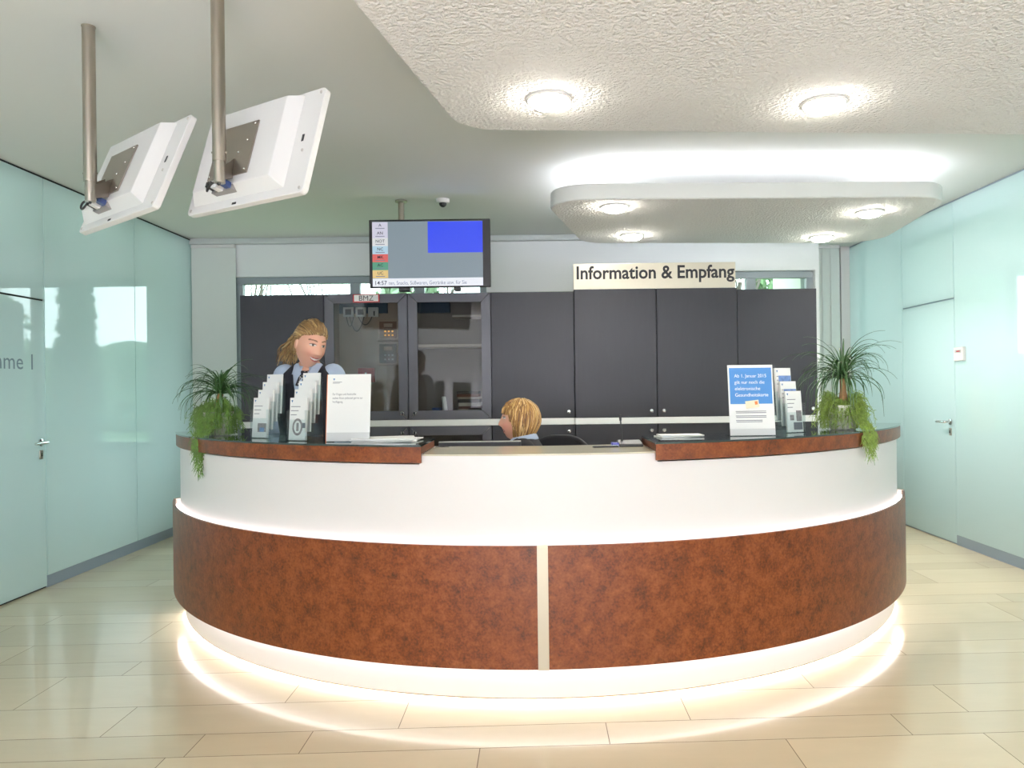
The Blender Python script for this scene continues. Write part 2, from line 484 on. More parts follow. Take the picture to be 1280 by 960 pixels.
def lever(parent, M, hand):
    """door lever: rosette, lever with a rounded grip, cylinder escutcheon; local x = out of the wall, y along wall"""
    bm = NB()
    RX = Matrix.Rotation(PI/2, 4, 'Y')
    lathe(bm, [(0, 0), (.026, 0), (.026, .008), (.022, .010), (0, .010)], 20, M=(M @ RX).to_3x3().to_4x4(), loc=M.translation)
    p = [M @ Vector(q) for q in ((.008, 0, 0), (.045, 0, 0), (.053, .006*hand, 0), (.055, .02*hand, 0), (.055, .13*hand, -.002))]
    tube(bm, p, [.010, .010, .011, .011, .010], 12)
    h = obj('door_handle', bm, m_chrome, parent)
    bm = NB()
    M2 = Matrix.Translation((0, 0, -.085)) @ M
    box(bm, 0, .009, -.016, .016, -.032, .032, 0, M2); box(bm, .009, .013, -.006, .006, -.012, .012, 1, M2)
    obj('lock_cylinder', bm, [m_steel, m_dark], parent, bevel=.004)
def door(name, X, sgn, d0, d1, dz, handle_y, hz, hand, label):
    g = .004
    bm = NB(); t0, t1 = sorted((X+sgn*.001, X+sgn*.03))
    box(bm, t0, t1, d0+g, d1-g, .012, dz-.006)
    d = struct(obj(name, bm, m_mintr, smooth=0, bevel=.0015), label)
    M = Matrix.Translation((X, handle_y, hz)) @ (Matrix.Rotation(PI, 4, 'Z') if sgn > 0 else Matrix.Identity(4))
    lever(d, M, hand)
    return d
hl = WX(52, 553, XL); hr = WX(1186, 527, XR)
door1 = door('door_1', XL, -1, dL[0], dL[1], DZL, min(hl.y, dL[1]-.06), hl.z, -1, 'mint glass door with grey lettering and chrome lever')
door2 = door('door_2', XR, 1, dR[0], dR[1], DZR, dR[0]+.07, hr.z, -1, 'mint glass door with chrome lever beside the right counter end')
bm = NB()
MT = Matrix.Translation((XL+.0015, 0, 0)) @ Matrix(((0, 0, 1, 0), (1, 0, 0, 0), (0, 1, 0, 0), (0, 0, 0, 1)))
endt = WX(42, 462, XL)
text(bm, 'Aufnahme 1', .155, Matrix.Translation((XL+.0015, endt.y-.77, endt.z)) @ Matrix(((0, 0, 1, 0), (1, 0, 0, 0), (0, 1, 0, 0), (0, 0, 0, 1))), 0, width=.76)
obj('lettering', bm, mat('grey_door_lettering', (120, 140, 150), .5), door1, smooth=0, recalc=False)

for nm, X, sgn, segs in (('baseboard_left', XL, -1, [(YF, dL[0]), (dL[1], YB)]), ('baseboard_right', XR, 1, [(YF, dR[0]), (dR[1], YBR)])):
    bm = NB(); t0, t1 = sorted((X+sgn*.002, X+sgn*.03))
    for a, b_ in segs: box(bm, t0, t1, a, b_, 0, .083)
    struct(obj(nm, bm, m_skirt, smooth=0), 'low grey metal skirting under the mint glass panels')

# glazed entrance front behind the visitor
bm = NB()
box(bm, XL, -.9, YF-.1, YF, 0, ZC); box(bm, .9, XR, YF-.1, YF, 0, ZC); box(bm, -.9, .9, YF-.1, YF, 2.2, ZC)
for x in (-.9, -.03, .84): box(bm, x, x+.06, YF-.08, YF-.02, 0, 2.2)
struct(obj('wall_front', bm, m_wall, smooth=0), 'white entrance wall with a glazed door')

# ------------------------------------------------------------------ reception counter
CY = 5.75
ctr = thing('reception_counter', 'curved reception counter with rust-brown front panels and glowing white base', 'reception counter', (0, CY, 0))
A = R_(67)
bm = NB(); arc(bm, 2.395, 2.43, -A, A, .02, .30, 128); arc(bm, 2.36, 2.385, -A, A, 0, .05, 128, 1); arc(bm, 2.428, 2.4308, -A, A, .0185, .0225, 128, 2)
obj('plinth', bm, [m_body, m_dark, mat('brass_edge', (150, 130, 96), .5, metal=.3)], ctr)
bm = NB(); arc(bm, 2.40, 2.412, -A, A, .011, .019, 128); obj('foot_light_strip', bm, mat('led_foot', (255, 255, 255), emit=(255, 251, 255), estr=LED_FOOT), ctr)
bm = NB(); arc(bm, 2.41, 2.452, -A, A, .20, 1.045, 128)
arc(bm, 2.38, 2.452, -R_(12.4), R_(12.4), 1.045, 1.083, 40)
obj('counter_body', bm, m_body, ctr)
seam = .022
for s in (-1, 1):
    a0, a1 = (seam/2.5+.012*0, R_(68)) if s > 0 else (-R_(68), -seam/2.5+0)
    off = .012/2.5
    bm = NB(); arc(bm, 2.482, 2.497, a0+off if s > 0 else a0, a1 if s > 0 else a1+off, .169, .70, 96)
    obj('front_panel', bm, m_rust, ctr, bevel=.002)
    # turned end cap
    bm = NB(); aa = s*R_(68); box(bm, -.004, .004, -.012, .05, .169, .706)
    obj('panel_end', bm, m_steel, ctr, loc=(2.485*math.sin(aa), -2.485*math.cos(aa), 0), rot=(0, 0, aa), bevel=.004)
bm = NB(); arc(bm, 2.478, 2.499, .0048-.0094, .0048+.0094, .167, .701, 4)
obj('seam_strip', bm, mat('satin_aluminium_strip', (196, 186, 166), .38, metal=.6), ctr)
bm = NB(); arc(bm, 2.434, 2.476, -A, A, .176, .186, 128); obj('plinth_light_strip', bm, m_led_base, ctr)
bm = NB(); arc(bm, 2.456, 2.478, -A, A, .668, .676, 128); obj('ledge_light_strip', bm, m_led_ledge, ctr)
bm = NB(); arc(bm, 2.452, 2.482, -A, A, .650, .664, 128); arc(bm, 2.43, 2.482, -A, A, .190, .20, 128); obj('ledge', bm, m_body, ctr)
# cream middle worktop between the raised shelves
def chord_sector(bm, xa, xb, r0, r1, z0, z1, n=40, mi=0):
    """part of the ring between the vertical planes x = xa and x = xb"""
    lo, hi = [], []
    for i in range(n+1):
        x = xa+(xb-xa)*i/n
        lo.append((x, -math.sqrt(r1*r1-x*x))); hi.append((x, -math.sqrt(r0*r0-x*x)))
    prism(bm, lo+hi[::-1], z0, z1, mi)
bm = NB(); chord_sector(bm, -.515, .515, 1.99, 2.4525, 1.083, 1.09)
obj('worktop', bm, m_cream, ctr, bevel=.002)
m_shelfglass = mat('dark_green_glass', (14, 30, 26), .03, spec=.8, coat=.5)
def poly_shelf(s, r0, r1, z0, z1):
    aend = R_(64.6)
    pts = []
    n_ = 64
    o1 = math.asin(.515/r1); i1 = math.asin(.515/r0)
    for i in range(n_+1):
        a = o1+(aend-o1)*i/n_; pts.append((s*r1*math.sin(a), -r1*math.cos(a)))
    for i in range(n_+1):
        a = aend+(i1-aend)*i/n_; pts.append((s*r0*math.sin(a), -r0*math.cos(a)))
    return pts
for s in (-1, 1):
    bm = NB(); prism(bm, poly_shelf(s, 2.458, 2.474, 0, 0), 1.053, 1.124)
    prism(bm, poly_shelf(s, 2.05, 2.458, 0, 0), 1.092, 1.124)
    sh = obj('raised_shelf', bm, m_rust, ctr, bevel=.0015)
    bm = NB(); prism(bm, poly_shelf(s, 2.03, 2.477, 0, 0), 1.124, 1.132)
    obj('glass_top', bm, m_shelfglass, sh, smooth=35)
    bm = NB(); arc(bm, 2.0, 2.05, s*R_(12.5) if s > 0 else -R_(64), R_(64) if s > 0 else -R_(12.5), .05, 1.09, 48)
    obj('rear_panel', bm, m_body, ctr)
bm = NB(); arc(bm, 1.5, 2.37, -R_(24), R_(24), .71, .74, 48)
for s in (-1, 1):
    box(bm, s*.55-.02, s*.55+.02, -2.3, -1.6, 0, .71)
obj('inner_desk', bm, m_body, ctr)
SHELF = 1.132

# ------------------------------------------------------------------ cabinets behind the counter
YC = 6.3
edges_px = [300, 405.5, 510, 614, 718, 820.5, 921.5, 1022]
ex = [W(p, 440, YC).x for p in edges_px]
ZT, ZBU, ZTL = 2.172, 1.121, 1.068
m_inside = mat('beige_cabinet_interior', (196, 184, 168), .7)
m_inside2 = mat('grey_cabinet_interior', (150, 146, 142), .7)
kinds = ['plain', 'glass', 'glass', 'plain', 'plain', 'plain', 'plain']
knob_side = [1, 1, -1, 1, 1, -1, 1]
up_lab = ['plain grey wall cabinet behind the standing woman', 'grey framed glass cabinet holding alarm panels under the red-edged plate',
          'grey framed glass cabinet holding papers below the wall screen', 'plain grey wall cabinet above the seated woman',
          'plain grey wall cabinet under the left half of the reception sign', 'plain grey wall cabinet under the right half of the reception sign',
          'plain grey wall cabinet behind the blue poster, last on the right']
lo_lab = ['low grey cabinet behind the standing woman and white leaflets', 'low grey framed cabinet below the alarm panel cabinet',
          'low grey framed cabinet left of the seated head', 'low plain grey cabinet right of the seated head above the chair',
          'low plain grey cabinet behind the desk microphone', 'low plain grey cabinet right of the microphone',
          'low plain grey cabinet behind the blue poster']
def knob(x, y, z, parent):
    bm = NB(); lathe(bm, [(0, 0), (.006, 0), (.006, .014), (.015, .017), (.017, .024), (.012, .03), (0, .031)], 14, M=Matrix.Rotation(PI/2, 4, 'X'), loc=(x, y, z))
    obj('knob', bm, m_chrome, parent)
def framed_door(parent, x0, x1, z0, z1, y, t, fw, glassm):
    bm = NB()
    g = .0026
    O = [(x0, z0), (x1, z0), (x1, z1), (x0, z1)]; I = [(x0+fw, z0+fw), (x1-fw, z0+fw), (x1-fw, z1-fw), (x0+fw, z1-fw)]
    for k in range(4):   # four mitred members with a hairline between them
        a, b_, c, d = Vector(O[k]), Vector(O[(k+1) % 4]), Vector(I[(k+1) % 4]), Vector(I[k])
        dr = (b_-a).normalized()*g
        P = [a+dr*2, b_-dr*2, c-dr*2*.2, d+dr*2*.2]
        v0 = [bm.verts.new((p.x, y, p.y)) for p in P]; v1 = [bm.verts.new((p.x, y+t, p.y)) for p in P]
        bm.faces.new(v0); bm.faces.new(v1[::-1])
        for j in range(4): bm.faces.new((v0[j], v1[j], v1[(j+1) % 4], v0[(j+1) % 4]))
    dr_ = obj('door', bm, m_cabedge, parent, smooth=0)
    bm = NB(); box(bm, x0+fw-.006, x1-fw+.006, y+.009, y+.013, z0+fw-.006, z1-fw+.006)
    obj('glass_pane', bm, glassm, dr_, smooth=0)
    return dr_
def cabinet(name, i, x0, x1, z0, z1, y, kind, label, kpos, base):
    cx = (x0+x1)/2
    t = thing(name, label, 'cabinet', (cx, YC, 0 if base else z0), group=None)
    def ob(nm, bm, m, p=t, **k):
        for v_ in bm.verts: v_.co -= Vector(t.location)
        return obj(nm, bm, m, p, **k)
    bm = NB(); D = .42; th = .018; yb = YC+D
    box(bm, x0, x0+th, y+.02, yb, z0, z1); box(bm, x1-th, x1, y+.02, yb, z0, z1)
    box(bm, x0+th, x1-th, y+.02, yb, z0, z0+th); box(bm, x0+th, x1-th, y+.02, yb, z1-th, z1)
    box(bm, x0+th, x1-th, yb-th, yb, z0+th, z1-th)
    if kind != 'plain':
        box(bm, x0+th, x1-th, yb-th-.004, yb-th, z0+th, z1-th, 1)
        box(bm, x0+th, x0+th+.003, y+.03, yb-th, z0+th, z1-th, 1); box(bm, x1-th-.003, x1-th, y+.03, yb-th, z0+th, z1-th, 1)
        box(bm, x0+th, x1-th, y+.03, yb-th, z0+th, z0+th+.003, 1)
    ob('carcass', bm, [m_cab, m_inside if i == 1 else m_inside2], smooth=0)
    g = .0035
    n_before = None
    if kind == 'plain':
        bm = NB(); box(bm, x0+g, x1-g, y, y+.019, z0+g*.4, z1-g*.4)
        for v_ in bm.verts: v_.co -= Vector(t.location)
        dr = obj('door', bm, m_cab, t, smooth=0, bevel=.002)
    else:
        L = Vector(t.location)
        dr = framed_door(t, x0+g-L.x, x1-g-L.x, z0+g*.4-L.z, z1-g*.4-L.z, y-L.y, .02, .075, m_cabglass)
    kx = (x1-.05 if kpos > 0 else x0+.05); kz = z1-.055 if base else z0+.055
    knob(kx-t.location.x, y-t.location.y, kz-t.location.z, dr)
    return t
for i in range(7):
    y = YC-(.025 if i in (4, 5) else 0)
    x0, x1 = ex[i], ex[i+1]
    zt = ZT+(.012 if i in (4, 5) else 0)
    cabinet('wall_cabinet', i, x0+.001, x1-.001, ZBU, zt, y, kinds[i], up_lab[i], knob_side[i], False)
    cabinet('base_cabinet', i, x0+.001, x1-.001, .0, ZTL, y, kinds[i], lo_lab[i], knob_side[i], True)
bm = NB(); box(bm, ex[0], ex[-1], YC+.0, YC+.42, ZTL+.0005, ZBU-.0005); box(bm, ex[4], ex[6], YC-.025, YC, ZTL+.0005, ZBU-.0005)
tag(obj('cabinet_worktop', bm, mat('white_worktop_edge', (236, 238, 236), .35), smooth=0, bevel=.002), 'white worktop strip running between the upper and lower grey cabinets', 'worktop')
# side panel at the outer end
# ------------------------------------------------------------------ contents of the glass cabinets
YI = YC+.385
def ibox(name, px0, py0, px1, py1, d, t, mats_, label, cat, group=None, extra=None, bevel=.003):
    a = W(px0, py1, d); b_ = W(px1, py0, d)
    bm = NB(); box(bm, a.x, b_.x, d, d+t, a.z, b_.z)
    if extra: extra(bm, a, b_, d)
    o = obj(name, bm, mats_, smooth=0, bevel=bevel)
    return tag(o, label, cat, group)
m_devwhite = mat('device_white', (232, 240, 240), .5)
m_screen_dk = mat('device_screen', (20, 40, 44), .3)
m_amber = mat('amber_lamp', (255, 190, 90), emit=(255, 190, 90), estr=1.6)
m_panel = mat('control_panel_grey', (196, 178, 160), .5)
m_redbox = mat('fire_red', (176, 22, 26), .45)
def ex_mod(open_):
    def f(bm, a, b_, d):
        w_ = b_.x-a.x; h_ = b_.z-a.z
        if open_: box(bm, a.x+w_*.2, b_.x-w_*.2, d-.002, d, a.z+h_*.2, b_.z-h_*.2, 1)
        else: box(bm, a.x+w_*.55, a.x+w_*.68, d-.002, d, a.z+h_*.1, a.z+h_*.6, 1)
    return f
dI = 6.62
labs = ['white detector module with dark display, first of the row under the red-edged plate', 'white detector module with dark display, middle of the row under the red-edged plate', 'white switch module with dark toggle, last of the row under the red-edged plate']
for k, px in enumerate((429, 444.5, 460)):
    ibox('detector_module', px, 384, px+12.5, 396, dI, .029, [m_devwhite, m_screen_dk], labs[k], 'module', 'modules in the alarm cabinet', ex_mod(k < 2))
ibox('equipment_rail', 424, 378.5, 484, 392, dI+.03, .033, mat('blue_grey_rail', (44, 84, 104), .5), 'blue grey equipment rail behind the three white modules', 'rail')
def ex_panel(rows):
    def f(bm, a, b_, d):
        w_ = b_.x-a.x; h_ = b_.z-a.z
        box(bm, a.x+w_*.12, b_.x-w_*.12, d-.003, d, a.z+h_*.1, b_.z-h_*.1, 1)
        box(bm, a.x+w_*.32, b_.x-w_*.3, d-.006, d-.003, b_.z-h_*.36, b_.z-h_*.2, 0)
        for r in range(rows):
            for c in range(3):
                x_ = a.x+w_*(.34+.16*c); z_ = a.z+h_*(.22+.18*r)
                box(bm, x_, x_+w_*.08, d-.006, d-.003, z_, z_+h_*.07, 2)
    return f
m_pface = mat('panel_face_brown', (128, 96, 78), .5); m_pface2 = mat('panel_face_dark', (84, 76, 70), .5)
ibox('fire_alarm_panel', 471, 399, 499, 426, dI, .063, [m_panel, m_pface, m_amber], 'upper beige alarm panel with two rows of amber lamps', 'alarm panel', 'alarm panels', ex_panel(2))
ibox('fire_alarm_panel', 471, 427, 499, 457, dI, .063, [m_panel, m_pface2, m_devwhite], 'lower beige alarm panel with dark grey face', 'alarm panel', 'alarm panels', ex_panel(2))
ibox('alarm_call_box', 447.5, 460, 467, 478, dI, .06, [m_redbox, m_devwhite], 'red fire alarm call box low in the alarm cabinet', 'call box', None, lambda bm, a, b_, d: box(bm, (a.x+b_.x)/2-.008, (a.x+b_.x)/2+.008, d-.003, d, a.z+.07, a.z+.085, 1))
bm = NB()
for (xa, xb, dip) in ((433, 442, 12), (437, 455, 18), (448, 465, 10)):
    pts = []
    for k in range(13):
        t = k/12; p = W(xa+(xb-xa)*t, 396+dip*4*t*(1-t), dI-.004); pts.append(p)
    tube(bm, pts, .004, 6)
tag(obj('cable_loop', bm, m_black), 'dark cables sagging below the white modules', 'cable')
# shelf + papers in the second glass cabinet
x0, x1 = ex[2]+.024, ex[3]-.024
zsh = W(560, 432, 6.42).z
bm = NB(); box(bm, x0, x1, 6.42, YI+.01, zsh-.012, zsh+.012)
tag(obj('cabinet_shelf', bm, mat('pale_shelf', (206, 202, 196), .5), smooth=0, bevel=.002), 'pale shelf halfway up the glass cabinet with papers', 'shelf')
a = W(566, 397, 6.5); b_ = W(602, 394, 6.5)
bm = NB(); box(bm, a.x, x1, 6.45, YI+.01, a.z, b_.z)
tag(obj('cabinet_shelf', bm, MATS['pale_shelf'], smooth=0, bevel=.002), 'short pale upper shelf in the right of the glass cabinet with papers', 'shelf')
bm = NB(); c0 = W(522, 391, 6.62); c1 = W(562, 378, 6.62); box(bm, c0.x, c1.x, 6.6, YI, c0.z, c1.z)
tag(obj('blue_folder_box', bm, mat('blue_box', (58, 84, 108), .6), smooth=0, bevel=.004), 'dark blue box at the top left of the glass cabinet with papers', 'box')
zb = ZBU+.0215
cols = [(52, 44, 40), (214, 208, 198), (92, 52, 38), (230, 226, 216), (40, 36, 36), (196, 186, 170), (120, 70, 48), (64, 58, 56)]
zz = zb
xs0 = W(571, 500, 6.5).x
for k, c in enumerate(cols):
    h = random.choice((.018, .024, .03)); jx = random.uniform(-.012, .012)
    bm = NB(); box(bm, xs0+.014+jx, min(x1-.012, xs0+.2+jx), 6.41+random.uniform(0, .02), 6.65, zz, zz+h)
    names = ['dark lowest folder of the stack', 'off-white second folder of the stack', 'brown third folder of the stack', 'white fourth folder of the stack', 'black fifth folder of the stack', 'beige sixth folder of the stack', 'rust seventh folder of the stack', 'grey topmost folder of the stack']
    tag(obj('folder', bm, mat('folder_%d' % k, c, .6), smooth=0, bevel=.003), names[k]+' in the glass cabinet', 'folder', 'folders in the glass cabinet'); zz += h
bm = NB()
zz = zb
for k, (xa, xb, h, c, l) in enumerate(((526, 548, .02, (224, 222, 216), 'white flat paper pad at the bottom left of the glass cabinet'), (530, 550, .03, (70, 70, 76), 'dark grey notebook lying on the paper pad'), (541, 550, .022, (60, 96, 160), 'small blue booklet on top of the notebook'))):
    bm = NB(); p0 = W(xa, 505, 6.5).x; p1 = W(xb, 505, 6.5).x
    box(bm, p0, p1, 6.42+.01*k, 6.62, zz, zz+h); zz += h
    tag(obj('paper_pad', bm, mat('pad_%d' % k, c, .6), smooth=0, bevel=.002), l, 'pad', 'pads in the glass cabinet')
bm = NB(); p0 = W(557, 505, 6.48); box(bm, -.018, .018, -.05, .05, 0, .17, 0)
tag(obj('desk_handset', bm, [m_devwhite], loc=(p0.x, 6.52, zb), rot=(0, R_(-8), R_(10)), bevel=.01), 'slim white handset standing by the folders in the glass cabinet', 'handset')

# ------------------------------------------------------------------ signs on the cabinets
a = W(717, 361, YC); b_ = W(919, 327.5, YC)
sg = thing('reception_sign', 'long beige metal sign with black lettering standing on the cabinets', 'sign', ((a.x+b_.x)/2, YC-.005, ZT+.0125))
hgt = b_.z-ZT-.0125; wd = b_.x-a.x
bm = NB(); box(bm, -wd/2, wd/2, 0, .02, 0, hgt)
obj('sign_plate', bm, mat('champagne_metal', (212, 205, 186), .35, metal=.35, noise=(3, .05)), sg, smooth=0, bevel=.002)
bm = NB(); face_text(bm, 'Information & Empfang', .15, -wd/2+.018, -.0015, hgt*.5-.02, bold=.022, width=wd-.035)
obj('lettering', bm, m_ink, sg, smooth=0, recalc=False)
a = W(441, 378, YC-.02); b_ = W(474, 367.5, YC-.02)
sg = thing('cabinet_plate', 'small white plate with red edge on top of the alarm cabinet door', 'sign', ((a.x+b_.x)/2, YC-.004, (a.z+b_.z)/2-.0), 0)
wd = b_.x-a.x; hgt = b_.z-a.z
bm = NB(); box(bm, -wd/2, wd/2, -.012, .003, -hgt/2, hgt/2, 0); box(bm, -wd/2+.01, wd/2-.01, -.014, -.012, -hgt/2+.008, hgt/2-.006, 1)
obj('plate', bm, [m_redbox, m_paper], sg, smooth=0)
bm = NB(); face_text(bm, 'BMZ', .062, 0, -.0155, -.021, bold=.0, align='CENTER', width=.12)
obj('lettering', bm, m_ink, sg, smooth=0, recalc=False)

# ------------------------------------------------------------------ wall screen above the cabinets
def em(name, rgb, s=.9): return mat(name, (10, 10, 10), .25, emit=rgb, estr=s*1.1)
a = W(462, 360, 6.1); b_ = W(612.5, 273, 6.1)
tw, th_ = b_.x-a.x, b_.z-a.z
tv = thing('information_screen', 'black-rimmed information screen with a blue rectangle hanging above the cabinets', 'screen', ((a.x+b_.x)/2, 6.1, ZC-.001))
dz = (a.z+b_.z)/2-ZC+.001
cx_ = tv.location.x
bm = NB(); box(bm, -tw/2, tw/2, 0, .04, dz-th_/2, dz+th_/2); box(bm, -tw*.3, tw*.3, .04, .075, dz-th_*.3, dz+th_*.3)
obj('housing', bm, m_black, tv, smooth=0, bevel=.006)
bm = NB()
sx = lambda px: (W(px, 316, 6.1).x-cx_)
def rz(px, py): return W(px, py, 6.1).z-ZC+.001
def pan(px0, py0, px1, py1, mi, y=-.0012):
    x0_, x1_ = sx(px0), sx(px1); z1_, z0_ = rz(537, py0), rz(537, py1)
    quad(bm, [(x0_, y, z0_), (x1_, y, z0_), (x1_, y, z1_), (x0_, y, z1_)], mi)
pan(465.5, 276.5, 603.5, 357.5, 0, -.0008)
pan(535, 277, 603.5, 316, 1)
strip = [(277, 287, 2), (287, 297, 2), (297, 307, 3), (307, 317, 4), (317, 327, 5), (327, 337, 6), (337, 347, 7)]
for y0, y1, mi in strip: pan(465.5, y0, 485, y1, mi)
pan(465.5, 347.5, 603.5, 357.5, 8)
txt = ['A', 'AN', 'NOT', 'NC', 'MK', 'AC', 'UC']
for (y0, y1, mi), s in zip(strip, txt):
    z_ = rz(537, y0+5.5); face_text(bm, s, .034, sx(475.3), -.002, z_, mi=9, align='CENTER', bold=.01)
    x0_ = sx(469.5); x1_ = sx(481)
    quad(bm, [(x0_, -.002, z_-.018), (x1_, -.002, z_-.018), (x1_, -.002, z_-.012), (x0_, -.002, z_-.012)], 10)
face_text(bm, '14:57', .048, sx(467.5), -.002, rz(537, 355.5), mi=9, bold=.006, width=.092)
face_text(bm, 'ten, Snacks, Süßwaren, Getränke usw. für Sie', .044, sx(485.5), -.002, rz(537, 355.5), mi=10, width=sx(583)-sx(485.5))
obj('display', bm, [em('scr_grey', (140, 156, 166)), em('scr_blue', (52, 78, 238), 1.1), em('scr_lav', (222, 220, 238)), em('scr_white', (232, 234, 236)),
                    em('scr_cyan', (190, 222, 240)), em('scr_red', (232, 110, 106)), em('scr_green', (92, 166, 136)), em('scr_yellow', (240, 210, 140)),
                    em('scr_bar', (240, 244, 252), 1.0), mat('scr_ink', (40, 40, 60), .4), em('scr_ink2', (130, 136, 156))], tv, smooth=0, recalc=False)
pole_x = W(501, 262, 6.22).x-cx_
bm = NB(); tube(bm, [(pole_x, .14, 0), (pole_x, .14, dz-th_*.2)], .025, 20); box(bm, pole_x-.05, pole_x+.05, .07, .13, dz-.12, dz+.12)
lathe(bm, [(0, 0), (.05, 0), (.05, -.012), (.026, -.02)], 20, loc=(pole_x, .14, 0))
obj('ceiling_pole', bm, m_steel, tv)
for px in (504.5, 571):
    bm = NB(); box(bm, sx(px)-.045 if px < 520 else sx(px)-.025, sx(px)+.045 if px < 520 else sx(px)+.025, .01, .07, dz-th_/2-.028, dz-th_/2+.002)
    obj('speaker_foot', bm, m_black, tv, smooth=0, bevel=.004)

# smoke detector
p = WZ(553.5, 249, ZC)
sd = thing('ceiling_camera', 'small white round ceiling camera with dark lens near the wall screen', 'camera', (p.x, p.y, ZC))
bm = NB(); lathe(bm, [(0, 0), (.055, 0), (.055, -.02), (.05, -.03), (.03, -.034), (0, -.034)], 28); obj('base', bm, m_whiteplastic, sd)
bm = NB(); ball(bm, (0, 0, -.034), .032, nu=20, nv=12); obj('lens_dome', bm, m_black, sd)

# ------------------------------------------------------------------ two ceiling monitors seen from behind
def ceiling_monitor(pole, center, yaw, tilt, roll, label):
    t = thing('ceiling_monitor', label, 'monitor', (pole[0], pole[1], ZC), group='white ceiling monitors')
    Wd, Hd = .72, .455
    L = Vector((center[0]-pole[0], center[1]-pole[1], center[2]-ZC))
    M = Matrix.Translation(L) @ Matrix.Rotation(yaw, 4, 'Z') @ Matrix.Rotation(tilt, 4, 'X') @ Matrix.Rotation(roll, 4, 'Y')
    def tr(bm):
        bm.transform(M); return bm
    # back shell: thin flange with raised, chamfered centre
    bm = NB()
    prism_pts = round_poly([(-Wd/2, -Hd/2), (Wd/2, -Hd/2), (Wd/2, Hd/2), (-Wd/2, Hd/2)], .02, 5)
    F2 = Matrix(((1, 0, 0, 0), (0, 0, 1, 0), (0, 1, 0, 0), (0, 0, 0, 1)))   # xy -> xz
    b2 = NB(); prism(b2, prism_pts, 0, .028); b2.transform(F2)
    me = bpy.data.meshes.new('t'); b2.to_mesh(me); b2.free(); bm.from_mesh(me); bpy.data.meshes.remove(me)
    def rect(x0, x1, z0, z1, y): return [bm.verts.new(q) for q in ((x0, y, z0), (x1, y, z0), (x1, y, z1), (x0, y, z1))]
    a_ = rect(-Wd*.5+.035, Wd*.5-.115, -Hd/2+.035, Hd/2-.012, .0005); b_ = rect(-Wd*.5+.075, Wd*.5-.165, -Hd/2+.075, Hd/2-.03, -.045)
    bm.faces.new(b_); bm.faces.new(a_[::-1])
    for k in range(4): bm.faces.new((a_[k], a_[(k+1) % 4], b_[(k+1) % 4], b_[k]))
    obj('back_shell', tr(bm), m_whiteplastic, t, smooth=25, bevel=.003)
    bm = NB(); box(bm, -Wd/2+.02, Wd/2-.02, .028, .031, -Hd/2+.02, Hd/2-.02); obj('display', tr(bm), mat('dark_display', (16, 18, 22), .1), t, smooth=0)
    # slots and screws on the flange
    bm = NB(); box(bm, Wd/2-.075, Wd/2-.063, -.0015, .001, -.0, .03); obj('slot', tr(bm), m_black, t, smooth=0)
    bm = NB(); box(bm, -.06, -.035, -.0015, .001, -Hd/2+.008, -Hd/2+.017); obj('slot', tr(bm), m_black, t, smooth=0)
    for sx_, sz_ in ((1, 1), (1, -1), (-1, -1), (.9, -.2)):
        bm = NB(); lathe(bm, [(0, -.003), (.006, -.003), (.007, .001)], 10, M=Matrix(((1, 0, 0, 0), (0, 0, 1, 0), (0, 1, 0, 0), (0, 0, 0, 1))), loc=(sx_*(Wd/2-.022), 0, sz_*(Hd/2-.02)))
        obj('screw', tr(bm), mat('pale_screw', (206, 200, 194), .4, metal=.5), t)
    bm = NB(); box(bm, -.19, .06, -.052, -.045, -.12, .115)
    mp = obj('mount_plate', tr(bm), m_plate, t, smooth=0, bevel=.002)
    for x_, z_ in ((.045, .1), (.045, -.105), (-.02, -.02), (-.175, -.105), (.02, .03)):
        bm = NB(); ball(bm, (x_, -.053, z_), .005, nu=8, nv=6); obj('bolt', tr(bm), m_chrome, mp)
    # the ceiling pole, its inner tube and the bracket
    q = M @ Vector((-.06, -.05, -.07))
    zlow = q.z-.10
    bm = NB(); tube(bm, [(0, 0, 0), (0, 0, zlow+.085)], .0255, 28); lathe(bm, [(0, 0), (.0275, 0), (.0275, -.004), (.0255, -.006)], 28)
    pl = obj('ceiling_pole', bm, m_steel, t)
    bm = NB(); tube(bm, [(0, 0, zlow+.09), (0, 0, zlow)], .0215, 24)
    for s_ in (-1, 1): tube(bm, [(s_*.018, 0, zlow+.12), (s_*.03, 0, zlow+.12)], .004, 8)
    obj('inner_tube', bm, m_steel, pl)
    bm = NB()
    dirn = Vector((q.x, q.y, 0)).normalized(); sd_ = Vector((-dirn.y, dirn.x, 0))
    for s_ in (-1, 1):
        P = [sd_*(.018*s_)+Vector((0, 0, zlow+.07)), sd_*(.018*s_)+Vector((0, 0, zlow+.015)), q+sd_*(.018*s_)+Vector((0, 0, -.05)), q+sd_*(.018*s_)+Vector((0, 0, .03))]
        v0 = [bm.verts.new(p_) for p_ in P]; v1 = [bm.verts.new(p_+sd_*(.003*s_)) for p_ in P]
        bm.faces.new(v0); bm.faces.new(v1[::-1])
        for j in range(4): bm.faces.new((v0[j], v1[j], v1[(j+1) % 4], v0[(j+1) % 4]))
    obj('bracket', bm, m_plate, t, smooth=0)
    # socket bay, plugs and cable
    bm = NB(); box(bm, -.15, -.02, -.043, -.004, -Hd/2+.05, -Hd/2+.085); obj('socket_bay', tr(bm), mat('grey_bay', (150, 146, 142), .5), t, smooth=0)
    pc = [Vector((-.13, -.06, -Hd/2+.07)), Vector((-.09, -.06, -Hd/2+.06)), Vector((-.045, -.058, -Hd/2+.068))]
